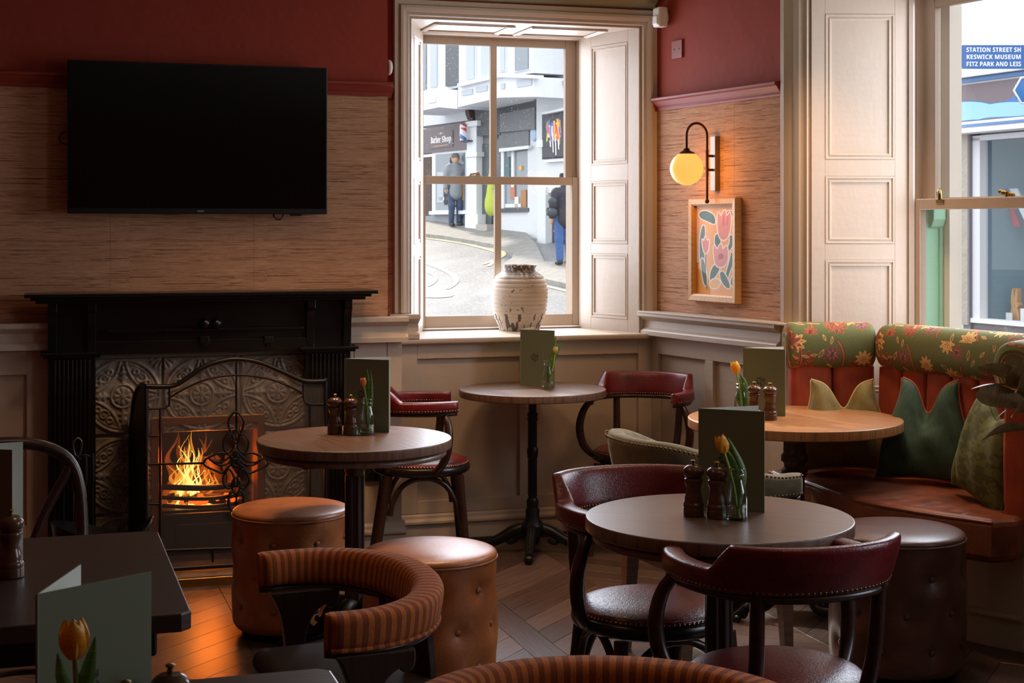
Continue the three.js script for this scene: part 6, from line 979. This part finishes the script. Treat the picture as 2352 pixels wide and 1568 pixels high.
{ // dark shop
  const o = onWall(S, 'dark_shop', 'grey painted shop with a white panelled bay window overhead', 'shop', S.at(1165, 530)[0], S.at(1165, 530)[1] - 0.3, 0), f = fronts(S, o);
  f.box('wall', 1098, -60, 1240, 340, -3, -0.02, st.grey); f.poly('fascia', [[1090, 252], [1232, 220], [1232, 290], [1148, 302], [1148, 310], [1096, 312]], -0.1, 0.14, st.dark); f.poly('fascia_lower', [[1148, 262], [1228, 246], [1228, 296], [1148, 304]], 0.1, 0.2, st.grey);
  f.poly('shutter_box', [[1146, 306], [1214, 294], [1214, 336], [1146, 346]], -0.1, 0.12, st.grey); f.poly('shutter_lip', [[1146, 341], [1214, 334], [1214, 341], [1146, 349]], 0.1, 0.2, st.trim);
  f.box('recess', 1097, 312, 1150, 540, -1.5, -0.05, st.grey); f.box('door', 1100, 330, 1128, 532, -0.06, 0.0, M({ color: 0x4e565c, roughness: 0.5 })); f.box('door_post', 1128, 320, 1148, 535, -0.06, 0.06, st.grey);
  f.box('window', 1150, 346, 1212, 480, -0.1, 0.0, st.glass); f.box('window_cill', 1146, 478, 1214, 487, -0.1, 0.1, st.dark); f.box('window_bar', 1174, 346, 1180, 430, 0, 0.04, st.trim); f.box('window_bar', 1150, 346, 1157, 480, 0, 0.04, st.trim);
  for (const [x, y, w2, h2, c] of [[1192, 381, 6, 10, 0xf0a850], [1172, 422, 10, 34, 0xb9785e], [1182, 452, 8, 24, 0xe6ddd0], [1196, 436, 12, 40, 0xa8744a], [1160, 468, 40, 8, 0xe2e2e4], [1158, 360, 12, 60, 0x5b7078]]) f.box('display', x, y, x + w2, y + h2, 0.0, 0.03, M({ color: c, roughness: 0.6 }));
  f.box('white_pier', 1212, 292, 1236, 560, -0.2, 0.08, st.white); f.box('white_plinth', 1148, 486, 1236, 556, -0.2, 0.04, st.white);
  const [hx, hy] = S.at(1218, 308, 0.2); o.put('plaque', lathe([[0, 0], [0.12, 0], [0.13, 0.02], [0.1, 0.05], [0, 0.06]], 8).rotateX(PI / 2).scale(1, 1.25, 1).translate(hx, hy, 0.09), M({ color: 0xa9c0dc, roughness: 0.5 })); f.box('step', 1093, 515, 1118, 530, 0, 0.3, st.stone);
  const bay = new THREE.Group(); bay.name = 'bay_window'; o.add(bay);
  f.poly('bay_base', [[1052, 196], [1146, 172], [1167, 173], [1226, 176], [1226, 222], [1166, 221], [1146, 224], [1052, 244]], 0, 1.2, st.trim, bay); f.poly('bay_cornice', [[1050, 192], [1146, 168], [1228, 172], [1228, 180], [1146, 177], [1050, 200]], 1.1, 1.32, st.trim, bay); f.poly('bay_foot', [[1052, 236], [1146, 216], [1228, 215], [1228, 222], [1146, 224], [1052, 246]], 1.1, 1.28, st.trim, bay);
  f.box('bay_body', 1054, -60, 1226, 182, 0, 1.1, st.white, bay);
  for (const [x0, y0, x1, y1] of [[1060, 206, 1084, 218], [1092, 198, 1118, 210], [1150, 192, 1158, 204], [1186, 182, 1220, 198]]) f.box('bay_panel', x0, y0, x1, y1, 1.19, 1.23, st.curtain, bay);
  for (const [x0, x1, y1] of [[1070, 1088, 182], [1104, 1124, 176], [1148, 1158, 162], [1182, 1212, 160]]) { f.box('bay_frame', x0 - 4, -40, x1 + 4, y1 + 3, 1.08, 1.14, st.trim, bay); f.box('bay_pane', x0, -40, x1, y1, 1.1, 1.17, x0 > 1170 ? st.glass : st.curtain, bay); }
  f.box('drain_pipe', 1226, -60, 1231, 230, 0.1, 0.3, st.dark);
}
{ // white corner house
  const o = onWall(S, 'white_house', 'white rendered corner house with a black sign and dark door', 'shop', S.at(1270, 600)[0], S.at(1270, 600)[1] - 0.6, 0.3), f = fronts(S, o);
  f.box('wall', 1232, -80, 1420, 440, -2.5, 0.3, st.white); f.box('pier', 1234, 430, 1253, 606, -0.6, 0.36, st.white); f.box('pier_base', 1232, 572, 1254, 612, -0.6, 0.39, st.stone); f.box('meter_box', 1232, 322, 1246, 338, 0.3, 0.44, st.trim); f.box('vent', 1280, 186, 1298, 196, 0.3, 0.5, st.stone);
  f.box('lower_wall', 1253, 430, 1420, 640, -0.8, 0.1, st.white);
  f.poly('sign_board', [[1245, 262], [1330, 246], [1330, 360], [1245, 366]], 0.3, 0.42, st.deep); f.poly('sign_ledge', [[1245, 258], [1330, 240], [1330, 246], [1245, 263]], 0.3, 0.55, st.trim);
  f.sign('sign_art', [[1246, 362], [1328, 357], [1328, 250], [1246, 265]], 0.435, canvasTexture(512, 640, (c, w, h) => { c.fillStyle = '#44474d'; c.fillRect(0, 0, w, h); const r = rng(3), cols = ['#e8564a', '#f0a050', '#f3f3f3', '#7a6ab8', '#e87898', '#5a90c8', '#d8d860']; c.lineCap = 'round'; for (let i = 0; i < 44; i++) { const x = 70 + 190 * r(), y = 90 + 150 * r(); c.strokeStyle = cols[i % 7]; c.lineWidth = 12 + 12 * r(); c.beginPath(); c.moveTo(x, y); c.quadraticCurveTo(x + 20 - 40 * r(), y + 90, x + 30 - 40 * r(), y + 120 + 120 * r()); c.stroke(); } c.strokeStyle = '#f4f4f4'; c.lineWidth = 13; for (const [x, l] of [[150, 170], [190, 210], [230, 130], [110, 90]]) { c.beginPath(); c.moveTo(x, 400); c.lineTo(x + 8, 400 + l); c.stroke(); } c.fillStyle = '#e79ae0'; c.font = 'bold 250px sans-serif'; c.fillText('T', 300, 400); }));
  f.box('door_frame', 1254, 368, 1320, 612, 0.1, 0.2, st.trim); f.box('door', 1268, 376, 1320, 594, 0.18, 0.24, st.deep); f.box('door_plinth', 1264, 592, 1320, 612, 0.1, 0.26, st.grey); f.box('door_lintel', 1250, 356, 1330, 370, 0.1, 0.4, st.trim);
  f.sign('door_poster', [[1269, 540], [1290, 540], [1290, 415], [1269, 415]], 0.25, canvasTexture(128, 768, (c, w, h) => { c.fillStyle = '#3c4048'; c.fillRect(0, 0, w, h); c.fillStyle = '#f06ac8'; c.font = 'bold 40px sans-serif'; c.textAlign = 'center'; for (const [t, y] of [['T', 60], ['ART', 150], ['&', 240], ['CRAFTS', 320], ['ART', 640], ['CRAFTS', 720]]) c.fillText(t, w / 2, y, 112); }));
  f.box('step', 1254, 608, 1330, 616, 0.1, 0.5, st.stone);
}
// ---------- people in the street ----------
function body(caps, size, res, k = 0.05) {                    // skin over tapered bones; caps: [ax, ay, az, ra, bx, by, bz, rb]
  const mc = new MarchingCubes(res, new THREE.MeshStandardMaterial(), false, false, 60000), h = mc.halfsize, f = mc.field, n = mc.size; mc.isolation = 0;
  for (let z = 0; z < n; z++) for (let y = 0; y < n; y++) for (let x = 0; x < n; x++) {
    const p = [(x - h) / h * size[0], (y - h) / h * size[1] + size[1], (z - h) / h * size[2]]; let d = 1e3;
    for (const [ax, ay, az, ra, cx, cy, cz, rb] of caps) { const ux = cx - ax, uy = cy - ay, uz = cz - az, t = clamp(((p[0] - ax) * ux + (p[1] - ay) * uy + (p[2] - az) * uz) / (ux * ux + uy * uy + uz * uz + 1e-9)), e = Math.hypot(p[0] - ax - ux * t, p[1] - ay - uy * t, p[2] - az - uz * t) - lerp(ra, rb, t), q = clamp(0.5 + 0.5 * (d - e) / k); d = lerp(d, e, q) - k * q * (1 - q); }
    f[x + y * n + z * n * n] = -d;
  }
  mc.update(); const c = mc.count, g = new THREE.BufferGeometry(), P = mc.positionArray.slice(0, c * 3), N = mc.normalArray.slice(0, c * 3);
  for (let i = 0; i < c; i++) { P[3 * i] *= size[0]; P[3 * i + 1] = P[3 * i + 1] * size[1] + size[1]; P[3 * i + 2] *= size[2]; }
  g.setAttribute('position', new THREE.BufferAttribute(P, 3)); g.setAttribute('normal', new THREE.BufferAttribute(N, 3)); g.setAttribute('uv', new THREE.BufferAttribute(new Float32Array(c * 2), 2)); g.computeVertexNormals(); return mergeVertices(g, 1e-4);
}
{
  const skin = M({ color: 0xc49a80, roughness: 0.6 }), S0 = [0.5, 0.92, 0.45];
  const arms = (s, hx, hy, hz) => [[s * 0.17, 1.42, 0, 0.055, s * 0.24, 1.16, -0.03, 0.042], [s * 0.24, 1.16, -0.03, 0.042, hx, hy, hz, 0.032]];
  const hand = (x, y, z) => [[x, y, z, 0.028, x, y - 0.05, z + 0.01, 0.026], ...[-0.02, -0.006, 0.008, 0.02].map((k) => [x + k, y - 0.06, z + 0.01, 0.009, x + k, y - 0.11 + Math.abs(k), z + 0.025, 0.008]), [x - 0.025, y - 0.02, z + 0.015, 0.01, x - 0.035, y - 0.06, z + 0.035, 0.008]];
  const core = (lx) => [[0, 1.6, 0.01, 0.085, 0, 1.68, 0.0, 0.09], [0, 1.57, 0.06, 0.04, 0, 1.6, 0.07, 0.045], [0, 1.61, 0.1, 0.012, 0, 1.63, 0.09, 0.01], [0.088, 1.63, 0, 0.02, 0.09, 1.65, 0, 0.018], [-0.088, 1.63, 0, 0.02, -0.09, 1.65, 0, 0.018], [0, 1.44, 0, 0.05, 0, 1.58, 0, 0.05], [-0.13, 1.38, 0, 0.09, 0.13, 1.38, 0, 0.09], [0, 1.38, 0, 0.13, 0, 1.0, 0, 0.13], [-0.07, 0.95, 0, 0.1, 0.07, 0.95, 0, 0.1], ...[-1, 1].flatMap((s) => [[s * 0.09, 0.93, 0, 0.085, s * lx, 0.5, 0.02, 0.055], [s * lx, 0.5, 0.02, 0.052, s * lx, 0.09, -0.02, 0.036], [s * lx, 0.05, -0.03, 0.035, s * lx, 0.035, 0.13, 0.03]])];
  const person = (label, x, z, turn, dress) => {
    const o = thing('person', label, 'person', [x, gy(x, z) + 0.09, z], turn);
    mesh('figure', body([...core(0.1), ...arms(1, 0.25, 0.93, 0.03), ...arms(-1, -0.25, 0.93, 0.03), ...hand(0.25, 0.9, 0.03), ...hand(-0.25, 0.9, 0.03)], S0, 76, 0.03), skin, o); dress(o); return o;
  };
  const legs = (r0, r1) => [[-0.07, 0.96, 0, 0.115, 0.07, 0.96, 0, 0.115], ...[-1, 1].flatMap((s) => [[s * 0.09, 0.93, 0, 0.1, s * 0.1, 0.5, 0.02, r0], [s * 0.1, 0.5, 0.02, r0, s * 0.1, 0.11, -0.02, r1]])];
  const shoes = (o, c) => { for (const s of [-1, 1]) mesh('shoe', body([[s * 0.1, 0.05, -0.04, 0.052, s * 0.1, 0.04, 0.14, 0.042], [s * 0.1, 0.1, -0.03, 0.05, s * 0.1, 0.05, -0.02, 0.05]], [0.3, 0.12, 0.3], 30, 0.03), M({ color: c, roughness: 0.5 }), o); };
  const jacket = (hem, w) => [[-0.14, 1.37, 0, 0.115, 0.14, 1.37, 0, 0.115], [0, 1.36, 0, 0.165, 0, hem + 0.1, 0, w], [0, hem + 0.1, 0, w, 0, hem, 0, w * 1.05], [0, 1.45, 0, 0.08, 0, 1.5, 0, 0.075], ...[1, -1].flatMap((s) => [[s * 0.18, 1.41, 0, 0.085, s * 0.25, 1.16, -0.03, 0.068], [s * 0.25, 1.16, -0.03, 0.068, s * 0.255, 0.94, 0.03, 0.056]])];
  const p1 = ground(1296, 618);
  person('person in a dark padded jacket and blue jeans seen from behind by the door', p1.x, p1.z, deg(200), (o) => { mesh('jacket', body(jacket(0.88, 0.17), S0, 64, 0.05), M({ color: 0x2c2f3a, roughness: 0.7 }), o); mesh('jeans', body(legs(0.085, 0.07), S0, 60, 0.04), M({ color: 0x3a5d92, roughness: 0.8 }), o); shoes(o, 0x2a2c30); mesh('knitted_cap', body([[0, 1.68, -0.005, 0.105, 0, 1.72, -0.01, 0.1]], S0, 60, 0.02), M({ color: 0x2a2c33, roughness: 0.9 }), o); });
  const bp = thing('backpack', 'dark grey rucksack on the back of the person in blue jeans', 'bag', [p1.x - 0.21, gy(p1.x, p1.z) + 1.0, p1.z + 0.06], deg(250)); mesh('sack', body([[-0.07, 0.1, 0, 0.1, 0.07, 0.1, 0, 0.1], [-0.06, 0.32, 0, 0.09, 0.06, 0.32, 0, 0.09]], [0.3, 0.24, 0.25], 34, 0.05), M({ color: 0x3d444c, roughness: 0.7 }), bp); mesh('pocket', rbx(-0.09, 0.09, 0.04, 0.2, 0.08, 0.125, 0.03, 4), M({ color: 0x56606a, roughness: 0.7 }), bp);
  const p2 = ground(1140, 532); person('person in a long lime green coat walking past the shops', p2.x, p2.z, deg(70), (o) => { mesh('coat', body(jacket(0.5, 0.26), S0, 64, 0.05), M({ color: 0xb3bf45, roughness: 0.7 }), o); mesh('trousers', body(legs(0.08, 0.07), S0, 60, 0.04), M({ color: 0x26282e, roughness: 0.8 }), o); shoes(o, 0x1e1f24); mesh('hair', body([[0, 1.68, -0.02, 0.11, 0, 1.6, -0.05, 0.09]], S0, 60, 0.02), M({ color: 0x6a5a4a, roughness: 0.9 }), o); });
  const p3 = ground(1046, 528); person('person in blue trousers standing outside the barber shop', p3.x, p3.z, deg(20), (o) => { mesh('coat', body(jacket(0.8, 0.17), S0, 64, 0.05), M({ color: 0x8d9298, roughness: 0.7 }), o); mesh('trousers', body(legs(0.08, 0.066), S0, 60, 0.04), M({ color: 0x46536c, roughness: 0.8 }), o); shoes(o, 0x24262c); mesh('hair', body([[0, 1.69, -0.01, 0.105, 0, 1.64, -0.04, 0.09]], S0, 60, 0.02), M({ color: 0x77706a, roughness: 0.9 }), o); });
}
// ---------- across the side street ----------
{
  const o = onWall(R, 'gift_shop', 'white shop across the lane with a painted mountain fascia and display window', 'shop', 1.0, -0.06, 0), f = fronts(R, o);
  const [wx0] = R.at(2120, 400), yTop = 3.75;
  const lintel = R.at(2280, 300)[1], sillY = R.at(2300, 745)[1], L0 = R.at(2237, 500)[0], Lend = 3.2;
  o.put('upper_wall', bx(wx0 - 3, 4.2, lintel, yTop, -3.2, 0), M({ color: 0xd2d4d9, roughness: 0.85 })); o.put('left_wall', bx(wx0 - 3, L0 - 0.02, -0.06, lintel, -3.2, 0), M({ color: 0xd2d4d9, roughness: 0.85 })); o.put('right_wall', bx(Lend, 4.2, -0.06, lintel, -3.2, 0), M({ color: 0xd2d4d9, roughness: 0.85 })); o.put('stall_riser', bx(L0 - 0.02, Lend, -0.06, sillY, -0.3, 0.02), M({ color: 0x5a5c66, roughness: 0.6 }));
  const fz = 0.14, fy0 = R.at(2280, 292, fz)[1], fy1 = R.at(2280, 172, fz)[1], fx0 = R.at(2150, 230, fz)[0], fx1 = 3.4;
  o.put('fascia', bx(fx0, fx1, fy0, fy1, 0, fz), st.trim);
  const mural = canvasTexture(1024, 256, (c, w, h) => { c.fillStyle = '#7b6f76'; c.fillRect(0, 0, w, h); c.fillStyle = '#4f7cc4'; c.beginPath(); c.moveTo(190, 130); c.lineTo(250, 90); c.lineTo(290, 50); c.lineTo(360, 30); c.lineTo(440, 80); c.lineTo(560, 60); c.lineTo(700, 110); c.lineTo(700, 200); c.lineTo(190, 200); c.fill(); c.fillStyle = '#f0f2f6'; c.beginPath(); c.moveTo(280, 60); c.lineTo(360, 30); c.lineTo(380, 50); c.lineTo(310, 62); c.fill(); c.fillStyle = '#9ccdf2'; c.strokeStyle = '#3f78b8'; c.lineWidth = 5; c.beginPath(); c.moveTo(-10, 120); c.bezierCurveTo(60, 90, 120, 110, 150, 140); c.bezierCurveTo(200, 130, 240, 150, 280, 165); c.bezierCurveTo(330, 150, 380, 140, 440, 150); c.bezierCurveTo(600, 120, 800, 170, 1034, 130); c.lineTo(1034, 190); c.bezierCurveTo(700, 220, 500, 190, 340, 214); c.bezierCurveTo(300, 200, 280, 230, 240, 236); c.bezierCurveTo(190, 240, 150, 218, 120, 236); c.bezierCurveTo(80, 224, 40, 246, -10, 236); c.closePath(); c.fill(); c.stroke(); c.fillStyle = '#f1f3f6'; c.beginPath(); c.moveTo(0, 240); c.lineTo(240, 240); c.lineTo(350, 218); c.lineTo(1024, 205); c.lineTo(1024, 256); c.lineTo(0, 256); c.fill(); });
  o.put('mural', new THREE.PlaneGeometry(fx1 - fx0 - 0.02, fy1 - fy0 - 0.09).translate((fx0 + fx1) / 2, (fy0 + fy1) / 2 - 0.005, fz + 0.004), M({ map: mural, roughness: 0.6 }));
  const blue = M({ color: 0x5b86bd, roughness: 0.5 }); o.put('fascia_trim', merge(bx(fx0, fx1, fy1 - 0.035, fy1 - 0.005, fz, fz + 0.03), bx(fx0, fx1, fy0 + 0.02, fy0 + 0.035, fz, fz + 0.02)), blue); o.put('fascia_cap', bx(fx0, fx1, fy1, fy1 + 0.05, 0, fz + 0.08), st.trim); o.put('fascia_sill', bx(fx0, fx1, fy0 - 0.03, fy0 + 0.005, 0, fz + 0.05), st.trim);
  f.box('stone_jamb', 2200, 300, 2222, 745, -0.2, 0.06, st.stone); o.put('dark_frame', bx(R.at(2222, 500)[0], R.at(2238, 500)[0], sillY - 0.06, lintel, -0.1, 0.04), M({ color: 0x6a6c7c, roughness: 0.5 }));
  o.put('window_frame', merge(bx(L0, L0 + 0.09, sillY, lintel - 0.05, -0.06, 0.02), bx(L0, Lend, lintel - 0.07, lintel - 0.03, -0.06, 0.02), bx(L0, Lend, sillY, sillY + 0.035, -0.06, 0.04), bx(Lend - 0.08, Lend, sillY, lintel, -0.06, 0.02)), st.trim); o.put('window_pane', new THREE.PlaneGeometry(Lend - L0, lintel - sillY).translate((L0 + Lend) / 2, (lintel + sillY) / 2, -0.04), mat.glass);
  o.put('display_back', bx(L0, Lend, sillY - 0.1, lintel, -0.75, -0.7), M({ color: 0x6f94a4, roughness: 0.7 })); o.put('display_side', bx(L0 - 0.02, L0 + 0.01, sillY, lintel, -0.72, -0.06), M({ color: 0x84a4b2, roughness: 0.7 })); o.put('display_floor', bx(L0, Lend, sillY - 0.02, sillY + 0.01, -0.72, -0.06), st.trim); o.put('display_ceiling', bx(L0, Lend, lintel - 0.02, lintel + 0.05, -0.75, -0.06), st.trim);
  for (let i = 0; i < 9; i++) { const x = L0 + 0.1 + i * 0.16, y = R.at(2280, 520)[1]; o.put('reflected_awning_stripe', slab([[x, y], [x + 0.08, y], [x - 0.12, y + 0.3], [x - 0.2, y + 0.3]].map(([a, b]) => [Math.max(a, L0 + 0.02), b]), 0.02).translate(0, 0, -0.3), i % 2 ? M({ color: 0xd4e0ea, roughness: 0.7 }) : M({ color: 0xb05a62, roughness: 0.7 })); }  // awning stripes reflected in the shop glass, built as coloured strips
  o.put('mirror_board', bx(R.at(2318, 600)[0], R.at(2420, 600)[0], sillY + 0.01, R.at(2320, 540)[1], -0.6, -0.56), M({ color: 0x9aa2a8, roughness: 0.6 }));
  const wood = M({ map: woodTexture([214, 172, 128], [186, 140, 96], 128, 256), roughness: 0.6 });
  const rabbit = (label, px, py, top) => {
    const b = R.at(px, py, -0.25), h = R.at(px, top, -0.25)[1] - b[1], k = h / 1.0, p = onWall(R, 'wooden_rabbit', label, 'ornament', b[0], sillY + 0.012, -0.25);
    const sh = new THREE.Shape(); sh.moveTo(-0.2, 0); sh.bezierCurveTo(-0.26, 0.2, -0.1, 0.3, -0.12, 0.45); sh.bezierCurveTo(-0.16, 0.55, -0.16, 0.75, -0.07, 1); sh.bezierCurveTo(0.0, 0.85, 0.0, 0.75, 0.0, 0.68); sh.bezierCurveTo(0.02, 0.8, 0.06, 0.95, 0.1, 1.0); sh.bezierCurveTo(0.16, 0.8, 0.12, 0.65, 0.12, 0.58); sh.bezierCurveTo(0.22, 0.52, 0.2, 0.45, 0.13, 0.42); sh.bezierCurveTo(0.12, 0.3, 0.26, 0.2, 0.2, 0);
    mesh('cut_out', slab(sh, 0.05, 0.006).scale(k, k, 1), wood, p); mesh('nose', new THREE.SphereGeometry(0.022 * k, 10, 8).translate(0.03 * k, 0.48 * k, 0.004), wood, p); mesh('price_card', rbx(-0.1 * k, 0.16 * k, 0.005, 0.26 * k, 0.05, 0.06, 0.002), st.trim, p);
  };
  rabbit('small wooden rabbit cut out in the shop window across the lane', 2329, 738, 662); rabbit('tall wooden rabbit cut out in the shop window across the lane', 2366, 738, 615);
}
{ // direction sign
  const d = 10.4, a = pix(2206, 158, d), b = pix(2206, 104, d), w = 0.43, o = thing('direction_sign', 'blue finger sign lettered with station street, museum and park', 'sign', [a[0] + w, -0.06, a[2]], 0);
  const hgt = b[1] - a[1], map = canvasTexture(1024, 384, (c, W, Hh) => { c.fillStyle = '#2f62a8'; c.fillRect(0, 0, W, Hh); c.fillStyle = '#f4f6fa'; c.font = 'bold 100px sans-serif'; c.textBaseline = 'middle'; const rows = ['STATION STREET SH', 'KESWICK MUSEUM', 'FITZ PARK AND LEIS']; rows.forEach((t, i) => { c.save(); c.translate(66, 76 + i * 116); c.scale(700 / c.measureText(t).width * 1.0, 1); c.fillText(t, 0, 0); c.restore(); }); c.beginPath(); c.moveTo(0, 0); c.lineTo(14, 0); c.lineTo(0, 60); c.fill(); c.beginPath(); c.moveTo(0, Hh); c.lineTo(14, Hh); c.lineTo(0, Hh - 60); c.fill(); });
  mesh('post', new THREE.CylinderGeometry(0.04, 0.04, 3.1, 16).translate(0.08, 1.55, -0.03), M({ color: 0x33456a, roughness: 0.5 }), o);
  const board = mesh('board', rbx(-w, 0.12, a[1] + 0.06, b[1] + 0.06, -0.01, 0.01, 0.003), M({ color: 0x2f62a8, roughness: 0.4 }), o); mesh('lettering', new THREE.PlaneGeometry(w + 0.12, hgt).translate(-w / 2 + 0.06, (a[1] + b[1]) / 2 + 0.06, 0.0115), M({ map, roughness: 0.4 }), o);
  const cy = pix(2340, 208, d)[1] + 0.06; mesh('arrow_disc', lathe([[0, 0], [0.1, 0], [0.1, 0.015], [0, 0.015]], 6).rotateX(PI / 2).translate(0.03, cy, 0), M({ color: 0x2f72b8, roughness: 0.4 }), o); mesh('arrow_rim', new THREE.TorusGeometry(0.1, 0.008, 6, 6).translate(0.03, cy, 0.015), st.trim, o);
}
{ // outer face of the bay window
  const o = onWall(B, 'outer_window_surround', 'cream rendered window surround with mint green lining outside the bay', 'wall', 1.45, 0.9, -0.53);
  o.put('render', bx(1.3, 1.5, -0.06, 3.0, -0.589, -0.521), M({ color: 0xe6e1d8, roughness: 0.8 })); const mint = M({ color: 0x9fd8bd, roughness: 0.45, bumpMap: paintBump, bumpScale: 0.001 });
  o.put('green_lining', rbx(1.444, 1.456, 0.95, 1.6, -0.52, -0.425, 0.003), mint); o.put('green_bead', rbx(1.45, 1.466, 0.95, 1.5, -0.52, -0.5, 0.005), mint); o.put('green_corbel', slab([[0, 1.6], [0.03, 1.6], [0.03, 1.52], [0.018, 1.49], [0, 1.48]], 0.07, 0.004).translate(1.455, 0, -0.445), mint);
}
for (const o of scene.children) { const n = o.name.replace(/_\d{3}$/, ''), g = { leather_armchair: 'oxblood leather armchairs', round_stool: 'round leather stools', tub_chair: 'striped tub chairs', pepper_mill: 'pepper mills on the tables', menu_card: 'green menu cards', bottle_vase: 'glass bottle vases', cut_tulip: 'cut tulips in bottles', cushion: 'cushions on the banquette', unseen_ceiling_light: 'unseen ceiling lamps', square_table: 'dark square tables', person: 'people in the street', wooden_rabbit: 'wooden rabbits' }[n]; if (g) o.userData.group = g; }
scene.traverse((o) => { if (o.isMesh) o.castShadow = o.receiveShadow = true; });
renderer.render(scene, camera);
